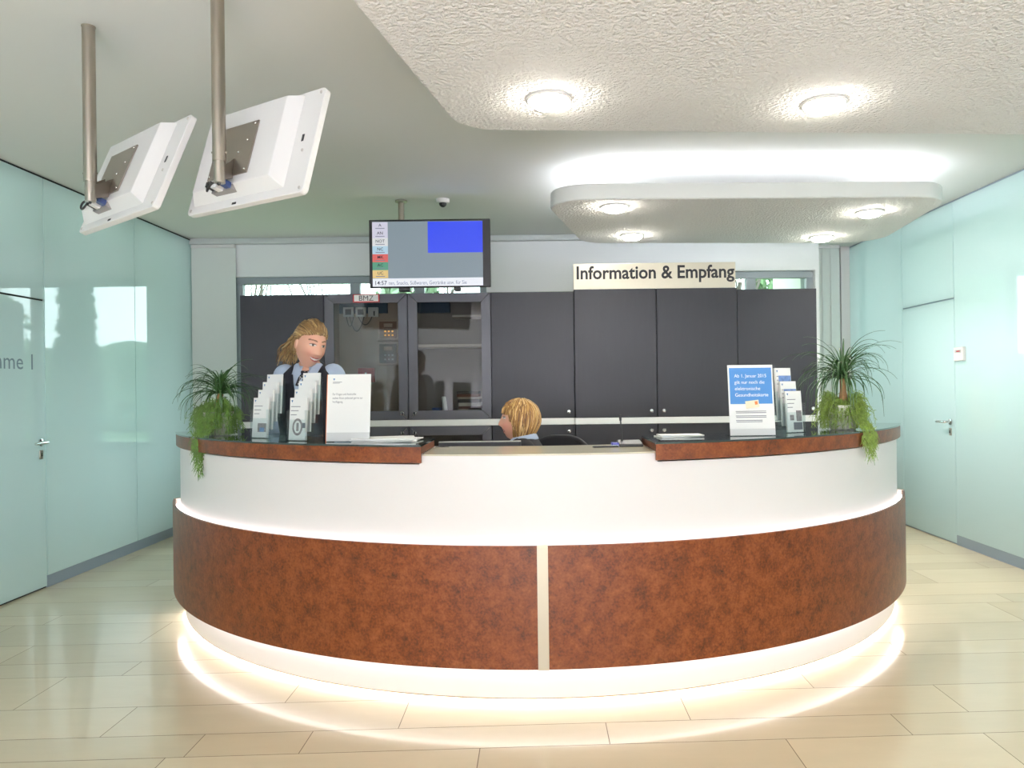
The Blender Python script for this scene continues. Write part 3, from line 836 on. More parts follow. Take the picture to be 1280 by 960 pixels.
    for k_, (v_, mm) in enumerate(((pc[0], m_black), (pc[1], m_whiteplastic), (pc[2], mat('blue_plug', (60, 80, 130), .4)))):
        bm = NB(); box(bm, v_.x-.016, v_.x+.016, v_.y-.02, v_.y+.018, v_.z-.012, v_.z+.012); obj('plug', tr(bm), mm, t, smooth=0, bevel=.003)
    e1 = M @ (pc[0]+Vector((0, -.02, 0))); e2 = M @ (pc[2]+Vector((0, -.02, 0)))
    def bez(p0, p1, p2, p3, n_=16):
        return [p0*(1-u)**3+p1*3*u*(1-u)**2+p2*3*u*u*(1-u)+p3*u**3 for u in [k/n_ for k in range(n_+1)]]
    s0 = Vector((0, 0, zlow+.002))
    bm = NB(); tube(bm, bez(s0, s0+Vector((-.05, 0, .02)), s0+Vector((-.055, 0, -.08)), e1), .0045, 8)
    tube(bm, bez(s0, s0+Vector((.0, 0, -.03)), e2+Vector((-.03, -.03, .03)), e2), .0045, 8)
    obj('cable', bm, m_black, t)
    return t
p1 = WZ(110.5, 33, ZC)
ceiling_monitor((p1.x, p1.y), (-1.772, 3.347, 2.332), -.667, -.385, -.02, 'white ceiling monitor seen from behind, on the pole nearer the left glass wall')
ceiling_monitor((-1.233, 2.97), (-1.148, 3.103, 2.346), -.559, -.282, 0, 'white ceiling monitor seen from behind, larger and on the pole further from the glass wall')

# ------------------------------------------------------------------ suspended plaster canopies and their lamps
def downlight(p, z, r, label, power, group):
    t = thing('ceiling_downlight', label, 'downlight', (p.x, p.y, z), group=group)
    bm = NB(); lathe(bm, [(r, .004), (r+.012, .002), (r+.014, -.006), (r+.004, -.012), (r-.004, -.010), (r-.004, .004)], 40)
    obj('trim_ring', bm, m_whiteplastic, t)
    bm = NB(); lathe(bm, [(r-.004, -.004), (r*.93, -.022), (r*.7, -.036), (0, -.042)], 40)
    obj('lamp_glass', bm, m_lamp, t)
    light('lamp', 'SPOT', (0, 0, -.05), (0, 0, 0), power, (1, .955, .91), .07, spot=R_(135), parent=t)
    return t
ZS = 2.65
near = [WZ(437, -2, ZS), WZ(575, 163, ZS), WZ(1290, 169, ZS)]
pA = near[0]; pB = near[1]; pC = near[2]
dirv = (pB-pA); ext = pA-dirv*(2.6/dirv.y)
pC2 = pB+(pC-pB)*((XR-.03-pB.x)/(pC.x-pB.x))
out = [(ext.x, ext.y), (XR-.03, ext.y), (pC2.x, pC2.y), (pB.x, pB.y)]
out = round_poly(out, [0, 0, 0, .24])
bm = NB(); prism(bm, out, ZS, ZC-.001)
struct(obj('ceiling_1', bm, m_rough, smooth=30, bevel=.012, seg=3), 'coarse white plaster soffit dropped below the ceiling in front')
FL, FR, BR, BL = WZ(676, 250, ZS), WZ(1193, 246, ZS), WZ(1096, 304, ZS), WZ(728, 304, ZS)
cn = thing('ceiling_canopy', 'white rough plaster canopy with cove light hanging over the reception counter', 'canopy', ((FL.x+FR.x)/2, (FL.y+BL.y)/2, ZS))
cc = cn.location
pts = [(p.x-cc.x, p.y-cc.y) for p in (FL, FR, BR, BL)]
bm = NB(); prism(bm, round_poly(pts, [.26, .3, .3, .26]), 0, .112)
bm.normal_update()
for f in bm.faces: f.material_index = 0 if f.normal.z < -.5 else 1
obj('canopy_slab', bm, [m_rough, m_ceil], cn, smooth=30, bevel=.012, seg=3)
def inset(pts, k): 
    c = Vector((sum(p[0] for p in pts)/4, sum(p[1] for p in pts)/4)); return [tuple(c+(Vector(p)-c)*k) for p in pts]
ring = round_poly(inset(pts, .86), .2, 8); ring3 = [Vector((x_, y_, .127)) for x_, y_ in ring]; ring3.append(ring3[0])
bm = NB(); tube(bm, ring3, .011, 8); obj('cove_light_strip', bm, m_led_cove, cn)
bm = NB()
for x_, y_ in inset(pts, .35):
    y_ += .38; bm = NB(); tube(bm, [(x_, y_, .112), (x_, y_, ZC-ZS)], .008, 8); obj('hanger', bm, m_steel, cn)
DL = [((768, 258), .088, 'downlight at the front left of the hanging canopy'), ((1087, 264.5), .088, 'downlight at the front right of the hanging canopy'),
      ((790, 294), .088, 'downlight at the back left of the hanging canopy'), ((1027, 296), .088, 'downlight at the back right of the hanging canopy')]
for (px, py), r, l in DL: downlight(WZ(px, py, ZS), ZS, r, l, DOWN, 'downlights in the canopy')
for (px, py), l in (((686, 123.5), 'left downlight in the dropped rough plaster soffit'), ((1030, 128.5), 'right downlight in the dropped rough plaster soffit')):
    downlight(WZ(px, py, ZS), ZS, .088, l, DOWN_FRONT, 'downlights in the soffit')
# unseen spots added to light the hall towards the entrance, no fixtures
for x_, y_ in ((.9, 1.6), (2.6, 1.6), (-2.0, -1.0), (0, -1.5), (2, -1.5)):
    light('fill_spot', 'SPOT', (x_, y_, 2.6), (0, 0, 0), HALL_FILL, (1, .98, .95), .1, spot=R_(150))

# ------------------------------------------------------------------ vertical blinds in the corners
def blind(name_label, x0, x1, y, z0, z1):
    t = thing('vertical_blind', name_label, 'blind', ((x0+x1)/2, y, z1), group='vertical blinds')
    bm = NB(); nS = max(3, int((x1-x0)/.075)); wS = (x1-x0)/nS
    for k in range(nS):
        xa = x0+wS*(k+.5)-(x0+x1)/2
        M = Matrix.Translation((xa, 0, 0)) @ Matrix.Rotation(R_(9), 4, 'Z')
        box(bm, -wS*.56, wS*.56, -.0012, .0012, z0-z1, -.03, 0, M)
    obj('slats', bm, mat('white_blind_fabric', (226, 232, 226), .8), t, smooth=0)
    bm = NB(); box(bm, -(x1-x0)/2, (x1-x0)/2, -.025, .025, -.03, 0); obj('head_rail', bm, m_whiteplastic, t, smooth=0)
bl = W(241, 400, 7.70).x; br = W(294.5, 400, 7.70).x
blind('white vertical blind in the corner by the left glass wall', max(bl, XL+.01), br, 7.70, .05, 2.86)
bl = W(1018, 400, 8.5).x; br = W(1050, 400, 8.5).x
blind('white vertical blind in the recess by the right glass wall', bl, br, 8.5, .05, ZC-.001)
bm = NB(); a = W(1051, 400, 8.6).x; box(bm, a, XR, 8.58, 8.66, 0, ZC)
struct(obj('trim_2', bm, m_whiteplastic, smooth=0, bevel=.004), 'white upright trim in the right corner')

# thermostat on the right glass wall
p = WX(1202, 442.5, XR)
t = thing('wall_thermostat', 'small white box with red lamp on the right glass wall beside the door', 'thermostat', (XR, p.y, p.z))
bm = NB(); box(bm, -.03, -.001, -.07, .07, -.058, .058); obj('housing', bm, m_whiteplastic, t, smooth=0, bevel=.006)
bm = NB(); box(bm, -.032, -.03, -.045, .045, .01, .035, 0); box(bm, -.034, -.032, -.03, .02, .018, .028, 1); obj('indicator', bm, [mat('grey_face', (186, 188, 188), .4), m_redbox], t, smooth=0)

# ------------------------------------------------------------------ things on the counter
def on_shelf(px, py, z=SHELF): return WZ(px, py, z)
# A4 stand, white
def frame_stand(name, label, p, yaw, wd, ht, build, mats_, cardh=0):
    t = thing(name, label, 'sign', (p.x, p.y, SHELF), yaw)
    lean = R_(-6)
    M = Matrix.Rotation(lean, 4, 'X')
    bm = NB(); box(bm, -wd/2, wd/2, 0, .003, 0, ht); bm.transform(M)
    box(bm, -wd/2, wd/2, -.0, .1, 0, .003)
    obj('acrylic_stand', bm, m_acryl, t, smooth=0)
    bm = NB(); build(bm); bm.transform(M)
    obj('card', bm, mats_, t, smooth=0, recalc=False)
    return t
def flatq(bm, x0, x1, z0, z1, y, mi): quad(bm, [(x0, y, z0), (x1, y, z0), (x1, y, z1), (x0, y, z1)], mi)
p = on_shelf(435, 552.5)
def b1(bm):
    wd, ht = .212, .322
    box(bm, -wd/2, wd/2, -.004, -.001, .045, ht, 0); box(bm, -wd/2-.003, -wd/2, -.004, .001, .0, ht, 3)
    flatq(bm, -wd/2, wd/2, .003, .045, -.0045, 4)
    y = -.0046
    x = -.075
    bmv = [bm.verts.new(q) for q in ((x-.004, y, .302), (x+.006, y, .302), (x+.001, y, .292))]; bm.faces.new(bmv).material_index = 2
    flatq(bm, x-.005, x+.04, .284, .286, y, 1); flatq(bm, x-.005, x+.03, .279, .281, y, 1)
    for k, s in enumerate(('Für Fragen und Auskünfte', 'stehen Ihnen jederzeit gerne zur', 'Verfügung.')):
        face_text(bm, s, .0145, -.08, y, .222-.018*k, mi=1, width=(.115, .148, .052)[k])
t_ = frame_stand('counter_notice', 'white notice card in a clear stand beside the papers on the left shelf', p, R_(-6), .212, .322, b1, [m_paper, m_grey_ink, m_bluelogo, m_orange, mat('frosted_foot', (214, 214, 210), .3)])
p = on_shelf(941, 545)
def b2(bm):
    wd, ht = .222, .345
    box(bm, -wd/2, wd/2, -.004, -.001, .035, ht, 0); y = -.0046
    flatq(bm, -wd/2, wd/2, .003, .035, -.0045, 3)
    flatq(bm, -wd/2+.007, wd/2-.007, .155, ht-.014, y, 1)
    for k, s in enumerate(('Ab 1. Januar 2015', 'gilt nur noch die', 'elektronische', 'Gesundheitskarte')):
        face_text(bm, s, .0235, -.08, y-.0006, .284-.031*k, mi=0, bold=.0, width=(.158, .148, .125, .163)[k])
    M = Matrix.Translation((.0, y-.001, .153)) @ Matrix.Rotation(R_(-6), 4, 'Y')
    P = [M @ Vector(q) for q in ((-.03, 0, -.018), (.036, 0, -.018), (.036, 0, .018), (-.03, 0, .018))]; quad(bm, P, 4)
    P = [M @ Vector(q) for q in ((.016, -.0005, -.004), (.03, -.0005, -.004), (.03, -.0005, .012), (.016, -.0005, .012))]; quad(bm, P, 5)
    for k in range(3):
        for j in range(2): flatq(bm, -.08+j*.002, .07-.02*(k == 2), .118-.022*k-.007*j, .121-.022*k-.007*j, y, 2)
t_ = frame_stand('counter_notice', 'blue and white poster in a clear stand on the right shelf', p, R_(3), .222, .345, b2, [m_paper, m_blue, m_grey_ink, MATS['frosted_foot'], mat('card_cream', (236, 226, 196), .5), m_orange])

# brochure holders
def holder(p, yaw, tiers, wd, label, dy=.034, dzs=.041):
    t = thing('brochure_holder', label, 'brochure holder', (p.x, p.y, SHELF), yaw, group='clear brochure holders')
    depth = dy*tiers+.01
    bm = NB()
    for k in range(tiers):
        z = dzs*k; y = dy*k
        box(bm, -wd/2, wd/2, y, y+.002, z, z+.105); 
        box(bm, -wd/2, wd/2, y+.002, y+dy, z+.0, z+.002)
        for s in (-1, 1): box(bm, s*wd/2-.001, s*wd/2+.001, y, y+dy, z, z+.15)
    for s in (-1, 1):
        box(bm, s*wd/2-.001, s*wd/2+.001, 0, depth, 0, .003+dzs*.5)
        pr = NB()
    box(bm, -wd/2, wd/2, depth, depth+.002, 0, dzs*(tiers-1)+.19)
    obj('acrylic_trays', bm, m_acryl, t, smooth=0)
    return t, dy, dzs
def leaflet(hp, yaw, k, dy, dzs, label, style, w_=.099, h_=.208):
    M = Matrix.Rotation(yaw, 4, 'Z')
    loc = Vector((hp.x, hp.y, SHELF))+M @ Vector((0, dy*k+.007, dzs*k+.0035))
    bm = NB(); lean = Matrix.Rotation(R_(-5), 4, 'X')
    box(bm, -w_/2, w_/2, 0, .011, 0, h_, 0)
    y = -.0006
    x = -w_/2+.012
    v_ = [bm.verts.new(q) for q in ((x-.004, y, h_-.012), (x+.006, y, h_-.012), (x+.001, y, h_-.024))]; bm.faces.new(v_).material_index = 1
    for j in range(3): flatq(bm, x-.004, x+.05-.01*j, h_-.045-.02*j, h_-.042-.02*j, y, 2)
    if style == 0:
        flatq(bm, -w_/2+.035, w_/2-.008, .03, .075, y, 3); flatq(bm, -.0, w_/2-.02, .03, .052, y-.0004, 4)
    elif style == 1:
        vs = []
        for q in range(20): vs.append(bm.verts.new((.0+.03*math.cos(2*PI*q/20), y, .065+.042*math.sin(2*PI*q/20))))
        bm.faces.new(vs).material_index = 3
        vs = []
        for q in range(20): vs.append(bm.verts.new((.0+.02*math.cos(2*PI*q/20), y-.0004, .065+.03*math.sin(2*PI*q/20))))
        bm.faces.new(vs).material_index = 0
        flatq(bm, -.006, .008, .045, .085, y-.0008, 3)
        flatq(bm, w_/2-.022, w_/2-.004, .06, .085, y, 2)
    elif style == 2:
        flatq(bm, -w_/2+.02, w_/2-.002, h_-.085, h_-.04, y-.0004, 4); flatq(bm, -w_/2+.05, w_/2-.02, h_-.13, h_-.11, y-.0004, 5)
    elif style == 3:
        flatq(bm, -w_/2+.02, -w_/2+.045, .06, .088, y, 3); flatq(bm, .01, w_/2-.006, .055, .11, y, 3); flatq(bm, -.01, w_/2-.004, .012, .05, y, 2)
    bm.transform(lean)
    o = obj('brochure', bm, [m_paper, m_bluelogo, m_grey_ink, m_photo, m_photob, m_redbox], None, loc, (0, 0, yaw), smooth=0, recalc=False)
    tag(o, label, 'brochure', 'brochures on the counter')
ordn = ['front, lowest', 'second lowest', 'second highest', 'rearmost, highest']
hp = on_shelf(323, 548); yw = R_(-22)
holder(hp, yw, 4, .106, 'clear stepped brochure holder nearest the left plant')
for k in range(4): leaflet(hp, yw, k, .034, .041, ordn[k]+' white leaflet in the brochure holder nearest the left plant', 0 if k == 0 else 9)
hp = on_shelf(370, 551.5); yw = R_(-20)
holder(hp, yw, 4, .106, 'clear stepped brochure holder beside the white notice card')
for k in range(4): leaflet(hp, yw, k, .034, .041, ordn[k]+' white leaflet in the brochure holder beside the white notice card', 1 if k == 0 else 9)
hp = on_shelf(996, 541); yw = R_(22)
holder(hp, yw, 3, .112, 'clear stepped brochure holder between the blue poster and the right plant', .036, .03)
leaflet(hp, yw, 0, .036, .03, 'front white leaflet with small photos in the right brochure holder', 3, .1, .21)
leaflet(hp, yw, 1, .036, .03, 'middle white leaflet with a red mark in the right brochure holder', 2, .1, .23)
leaflet(hp, yw, 2, .036, .03, 'rear tall leaflet with a blue picture in the right brochure holder', 2, .1, .27)

# paper piles lying on the shelves
def paper_pile(px, py, yaws, labels, cols, wd=.21, ln=.297, group='papers lying on the left shelf'):
    p = on_shelf(px, py); z = SHELF+.0005
    for k, (ya, lb, c) in enumerate(zip(yaws, labels, cols)):
        bm = NB(); h = .004+.002*(k % 2)
        n_ = 10
        L_, R2 = [], []
        box(bm, -ln/2, ln/2, -wd/2, wd/2, 0, h)
        if c == 1: box(bm, -ln/2+.01, ln/2-.01, -wd/2+.01, -.02, h, h+.0004, 1)
        o = obj('paper_sheet', bm, [m_paper, m_photob], None, (p.x+random.uniform(-.012, .012), p.y+random.uniform(-.01, .01), z), (0, 0, ya), smooth=0)
        tag(o, lb, 'paper', group); z += h+.0006
paper_pile(482, 551, [R_(4), R_(-7), R_(12)], ['lowest white sheets of the pile near the white notice card', 'middle white sheets of the pile near the white notice card', 'top white sheets of the pile near the white notice card'], [0, 0, 0])
paper_pile(848, 546, [R_(12), R_(2)], ['blue printed leaflet lying under another on the right shelf', 'white leaflet lying on top on the right shelf near the microphone'], [1, 0], .11, .21, 'leaflets lying on the right shelf')

# flat monitor behind the counter
a = W(548, 553, 3.95); b_ = W(651, 551, 3.95)
t = thing('desk_monitor', 'black desk monitor with only its top edge showing over the counter', 'monitor', ((a.x+b_.x)/2, 3.98, .74))
wm = b_.x-a.x; zt = (a.z+b_.z)/2-.74
bm = NB(); box(bm, -wm/2, wm/2, -.02, .015, zt-.29, zt); obj('housing', bm, m_black, t, smooth=0, bevel=.005)
bm = NB(); box(bm, -wm/2, wm/2, -.021, .016, zt-.004, zt+.0005); obj('top_edge', bm, mat('silver_plastic', (178, 176, 168), .4), t, smooth=0)
bm = NB(); box(bm, -wm/2+.012, wm/2-.012, .015, .0165, zt-.275, zt-.015); obj('display', bm, MATS['dark_display'], t, smooth=0)
bm = NB(); box(bm, -.03, .03, -.035, -.02, .012, zt-.1); box(bm, -.11, .11, -.1, .08, 0, .012); obj('stand', bm, m_black, t, smooth=0, bevel=.004)

# desk microphone and pen on the cream worktop
WT = 1.09
p = WZ(783, 557.5, WT)
t = thing('desk_microphone', 'black desk microphone with upright stem and blue side on the cream worktop', 'microphone', (p.x, p.y, WT))
bm = NB(); prism_x(bm, [(-.06, 0), (.07, 0), (.07, .026), (-.05, .014), (-.06, .008)], -.04, .075); obj('base', bm, m_black, t, smooth=0, bevel=.004)
bm = NB(); box(bm, -.076, -.0405, -.058, -.01, .001, .021); obj('blue_pad', bm, mat('blue_plastic', (44, 50, 130), .35), t, smooth=0, bevel=.004)
bm = NB(); tube(bm, [(-.018, .03, .018), (-.02, .03, .07), (-.024, .03, .125)], .0035, 8); tube(bm, [(-.024, .03, .122), (-.025, .03, .15)], [.006, .0065], 10); obj('stem', bm, m_black, t)
p = WZ(756, 559.5, WT)
t = thing('ballpoint_pen', 'thin black pen lying on the cream worktop by the microphone', 'pen', (p.x, p.y, WT+.0045), R_(8))
bm = NB(); tube(bm, [(-.06, 0, 0), (-.05, 0, 0), (.065, 0, 0)], [.0015, .0042, .0042], 10); obj('barrel', bm, m_black, t)
bm = NB(); box(bm, .03, .068, -.0015, .0015, .0042, .0058); obj('clip', bm, m_chrome, t, smooth=0)

# ------------------------------------------------------------------ potted ponytail palms with trailing greenery
m_leaf = mat('ponytail_leaf', (58, 92, 48), .45, noise=(9, .35))
m_trail = mat('trailing_leaf', (112, 150, 52), .5, noise=(14, .35))
m_bark = mat('corky_trunk', (150, 112, 72), .85, noise=(40, .3), bump=(60, .004))
m_pot = mat('white_ceramic_pot', (236, 234, 226), .3)
m_soil = mat('dark_soil', (58, 44, 34), .95)
def strap(bm, pts, w0, n):
    """a folded strap leaf with real thickness"""
    pts, fr = frames(pts); rowsv = []
    N = len(pts)
    for i, p in enumerate(pts):
        t_ = i/(N-1); w_ = w0*(1-t_**2.2)*min(1, .5+3*t_)+.0003
        tan = (pts[min(i+1, N-1)]-pts[max(i-1, 0)]).normalized()
        side = tan.cross(Vector((0, 0, 1))); side = side.normalized() if side.length > 1e-4 else Vector((1, 0, 0))
        nrm = side.cross(tan).normalized()
        rowsv.append([bm.verts.new(p-side*w_+nrm*w_*.45), bm.verts.new(p-nrm*.0006), bm.verts.new(p+side*w_+nrm*w_*.45), bm.verts.new(p+nrm*.0008)])
    for a_, b_ in zip(rowsv, rowsv[1:]):
        for k in range(4): bm.faces.new((a_[k], a_[(k+1) % 4], b_[(k+1) % 4], b_[k]))
    bm.faces.new(rowsv[0]); bm.faces.new(rowsv[-1][::-1])
def plant(loc, toward, label, seed, fall, trunk_h, R1, nleaf=88, cx=0., tcol=(112, 150, 52)):
    rnd = random.Random(seed)
    t = thing('potted_ponytail_palm', label, 'potted plant', (loc[0], loc[1], SHELF), group='potted palms on the counter')
    bm = NB(); lathe(bm, [(0, .001), (.062, .001), (.066, .006), (.082, .115), (.085, .12), (.085, .132), (.078, .132), (.076, .118), (0, .112)], 32)
    obj('pot', bm, m_pot, t)
    bm = NB(); lathe(bm, [(0, .121), (.04, .123), (.077, .118)], 24); obj('soil', bm, m_soil, t)
    bm = NB(); zt = .12+trunk_h
    tube(bm, [(0, 0, .115), (.002, 0, .135), (.004, 0, .16), (.003, .002, .12+trunk_h*.6), (cx*.2, 0, zt), (cx*.2, 0, zt+.02)], [.036, .034, .024, .016, .015, .006], 12)
    obj('trunk', bm, m_bark, t)
    bm = NB(); c0 = Vector((cx*.2, 0, zt))
    for k in range(nleaf):
        a_ = rnd.uniform(0, 2*PI); el = rnd.uniform(.15, 1.45) if k > 12 else rnd.uniform(1.1, 1.5)
        L = R1*rnd.uniform(.75, 1.45); droop = rnd.uniform(.6, 1.3)
        d = Vector((math.cos(a_), math.sin(a_), 0)); pts = []
        pos = c0.copy(); ang = el; N = 14; tw_ = rnd.uniform(-.08, .08)
        for i in range(N+1):
            pts.append(pos.copy())
            st = L/N
            pos = pos+(d*math.cos(ang)+Vector((0, 0, 1))*math.sin(ang))*st
            ang -= droop*(2.7/N)*(.4+1.2*i/N); ang = max(ang, -1.5)
            d = (Matrix.Rotation(tw_/N*2, 3, 'Z') @ d)
        zmin = .02
        pts = [Vector((q.x, q.y, max(q.z, zmin+.004*rnd.random()))) for q in pts]
        strap(bm, pts, rnd.uniform(.0036, .0062), N)
    obj('palm_leaves', bm, m_leaf, t)
    # trailing stems: bushy over the pot, then over the counter edge
    bm = NB()
    tv_ = Vector(toward).normalized()
    def stem(pts, r):
        tube(bm, pts, [r*(1-.6*i/(len(pts)-1)) for i in range(len(pts))], 4)
    for k in range(420):
        a_ = rnd.uniform(0, 2*PI); rr = rnd.uniform(.02, .085)
        d = Vector((math.cos(a_), math.sin(a_), 0))
        p0 = Vector((d.x*rr*.8, d.y*rr*.8, .125)); reach = rnd.uniform(.03, .10)*(.8+.4*math.sin(3*a_+seed)); up = rnd.uniform(.01, .085)*(.75+.35*math.sin(2*a_+seed*2))
        down = rnd.uniform(.03, .165); pts = []
        for i in range(9):
            u = i/8
            q = p0+d*(reach*(1-(1-u)**1.6))+Vector((0, 0, up*math.sin(min(1, u*2.2)*PI*.5)-(down+up)*max(0, (u-.35)/.65)**1.5))
            q += Vector((rnd.uniform(-.004, .004), rnd.uniform(-.004, .004), 0)); q.z = max(q.z, .004+.004*rnd.random()); pts.append(q)
        stem(pts, rnd.uniform(.0018, .0028))
        for j in (3, 4, 5, 6, 7):
            b0 = pts[j]; b1_ = b0+Vector((rnd.uniform(-.03, .03), rnd.uniform(-.03, .03), rnd.uniform(-.035, .016))); b1_.z = max(b1_.z, .004)
            stem([b0, (b0+b1_)/2+Vector((0, 0, .004)), b1_], .0022)
    edge, hang, spread, nf = fall
    side = Vector((-tv_.y, tv_.x, 0))
    for k in range(nf):
        o_ = rnd.gauss(0, spread); Lh = hang*rnd.uniform(.3, 1.0)*(1-min(.6, abs(o_)/spread*.25))
        p0 = Vector((tv_.x*.06, tv_.y*.06, rnd.uniform(.06, .13)))+side*o_*1.1; e = tv_*edge+side*o_*rnd.uniform(.6, 1.3)
        mid = p0.lerp(e, .55); hz_ = rnd.uniform(.015, .075)
        pts = [p0, p0+tv_*.03+Vector((0, 0, .012)), Vector((mid.x, mid.y, hz_)), Vector((e.x*.93, e.y*.93, .012+hz_*.25)), Vector((e.x, e.y, .010))]
        nS = 7
        for i in range(1, nS+1):
            pts.append(Vector((e.x+tv_.x*(.010+.006*math.sin(i+k)), e.y+tv_.y*(.010+.006*math.sin(i+k)), .006-Lh*i/nS))+side*rnd.uniform(-.007, .007))
        stem(pts, rnd.uniform(.0016, .0026))
        for j in range(2, len(pts)-1):
            for q in range(2):
                b0 = pts[j]; b1_ = b0+side*rnd.uniform(-.024, .024)+tv_*rnd.uniform(.001, .012)+Vector((0, 0, -rnd.uniform(.008, .045)))
                if j < 5: b1_ = b0+side*rnd.uniform(-.03, .03)+tv_*rnd.uniform(-.01, .01)+Vector((0, 0, rnd.uniform(-.008, .025))); b1_.z = max(b1_.z, .004)
                stem([b0, (b0+b1_)/2+tv_*.003, b1_], .0018)
    obj('trailing_stems', bm, mat('trailing_leaf_%d' % seed, tcol, .5, noise=(34, .6)), t)
    return t
def radial(p): return Vector((p[0], p[1]-CY, 0)).normalized()
PL = (-1.80, 4.27)
rl = radial(PL); eL = 2.482-math.hypot(PL[0], PL[1]-CY)
plant(PL, (-.13, -.99, 0), 'ponytail palm with trailing greenery on the left counter end', 11, (.17, .25, .03, 44), .11, .225, 120, .1, (94, 128, 46))
PR = (1.645, 4.10)
plant(PR, (.45, -.89, 0), 'ponytail palm with trailing greenery on the right counter end', 23, (.165, .20, .03, 30), .15, .27, 120, 0, (126, 150, 62))

# ------------------------------------------------------------------ office chair
chair_pos = Vector((.05, 4.56, 0)); chair_dir = R_(-18)     # chair front: local -y
ch = thing('office_chair', 'black office chair with rounded backrest behind the seated woman', 'chair', chair_pos, chair_dir)
m_cloth = mat('black_chair_fabric', (26, 26, 30), .9)
bm = NB(); prism(bm, round_poly([(-.24, -.25), (.24, -.25), (.22, .22), (-.22, .22)], .08, 6), .41, .47); obj('seat', bm, m_cloth, ch, bevel=.02, seg=3)
bm = NB(); prism(bm, round_poly([(-.235, .60), (.235, .60), (.225, 1.075), (-.225, 1.075)], [.1, .1, .19, .19], 10), 0, .055)
for v_ in bm.verts:
    x_, z_, t_ = v_.co; v_.co = Vector((x_, .235+t_+.02-.5*x_*x_+.06*(z_-.6), z_))
obj('backrest', bm, m_cloth, ch, bevel=.018, seg=3)
bm = NB(); tube(bm, [(0, .12, .40), (0, .27, .42), (0, .33, .55), (0, .335, .75)], .018, 10); obj('back_support', bm, m_black, ch)
bm = NB(); tube(bm, [(0, 0, .10), (0, 0, .41)], .025, 14); obj('gas_column', bm, m_chrome, ch)
for k in range(5):
    a_ = 2*PI*k/5
    bm = NB(); d = Vector((math.cos(a_), math.sin(a_), 0))
    tube(bm, [d*.02+Vector((0, 0, .105)), d*.16+Vector((0, 0, .095)), d*.29+Vector((0, 0, .075))], [.024, .02, .015], 10)
    lg = obj('leg', bm, m_black, ch)
    bm = NB(); lathe(bm, [(0, -.012), (.026, -.012), (.028, -.006), (.028, .006), (.026, .012), (0, .012)], 16, M=Matrix.Rotation(a_, 4, 'Z') @ Matrix.Rotation(PI/2, 4, 'X'), loc=d*.29+Vector((0, 0, .029)))
    tube(bm, [d*.29+Vector((0, 0, .03)), d*.29+Vector((0, 0, .08))], .008, 8)
    obj('caster', bm, m_black, lg)

# ------------------------------------------------------------------ people
m_skin = mat('skin', (224, 172, 146), .5, attr='Col', sss=.12)
m_hair = mat('hair', (150, 115, 70), .5, attr='Col')
def add_mesh_bm(dst, src, M):
    me = bpy.data.meshes.new('t'); src.to_mesh(me); src.free(); me.transform(M); dst.from_mesh(me); bpy.data.meshes.remove(me)
def g2(u, s): return math.exp(-(u/s)**2)
def head_bm(smile=1.):
    bm = NB(); nu, nv = 96, 72
    rows_ = []
    def shape(d):
        x, y, z = d
        p = Vector((x*.075, y*.096, z*.118))
        if z < 0:
            t = -z
            p.x *= 1-.26*t**1.4
            if y > 0: p.y *= 1-.5*t
            else: p.y *= 1+.04*t
        else:
            if y < 0: p.y *= 1-.07*z
        if y < -.15:
            f = min(1, (-y-.15)/.3)
            X, Z = p.x, p.z
            dy = 0
            # brow, sockets
            dy -= .004*g2(Z-.033, .010)*g2(X, .055)
            for s in (-1, 1):
                dy += .009*g2(X-s*.032, .017)*g2(Z-.012, .012)
                dy -= .005*g2(X-s*.043, .02)*g2(Z+.028, .02)*(1+.6*smile)
            # nose
            if -.05 < Z < .04:
                u = (Z-.025)/(-.055)
                h = .004+.019*max(0, min(1, u))**1.3
                if Z < -.032: h *= max(0, 1-(-.032-Z)/.012)
                if Z > .025: h *= max(0, 1-(Z-.025)/.015)
                dy -= h*g2(X, .011+.006*max(0, min(1, u)))
                for s in (-1, 1): dy -= .006*g2(X-s*.014, .007)*g2(Z+.031, .009)
            # mouth
            zz = Z+.062-smile*.010*(X/.028)**2
            dy -= .005*g2(zz-.007, .0055)*g2(X, .026)+.006*g2(zz+.008, .006)*g2(X, .022)
            dy += .004*g2(zz, .0035)*g2(X, .026)
            dy -= .007*g2(Z+.1, .017)*g2(X, .024)
            p.y += dy*f
        return p
    for j in range(nv+1):
        t = PI*j/nv
        if j in (0, nv): rows_.append([bm.verts.new(shape((0, 0, math.cos(t))))]); continue
        rows_.append([bm.verts.new(shape((math.sin(t)*math.cos(2*PI*k/nu), math.sin(t)*math.sin(2*PI*k/nu), math.cos(t)))) for k in range(nu)])
    for a_, b_ in zip(rows_, rows_[1:]):
        for k in range(nu):
            k2 = (k+1) % nu
            if len(a_) == 1: bm.faces.new((a_[0], b_[k], b_[k2]))
            elif len(b_) == 1: bm.faces.new((a_[k], b_[0], a_[k2]))
            else: bm.faces.new((a_[k], b_[k], b_[k2], a_[k2]))
    for s in (-1, 1):
        ball(bm, (s*.031, -.072, .012), .0125, nu=16, nv=10)
        ball(bm, (s*.075, .012, .0), .009, .019, .031, M=Matrix.Rotation(s*R_(18), 3, 'Z'), nu=14, nv=10)
    return bm
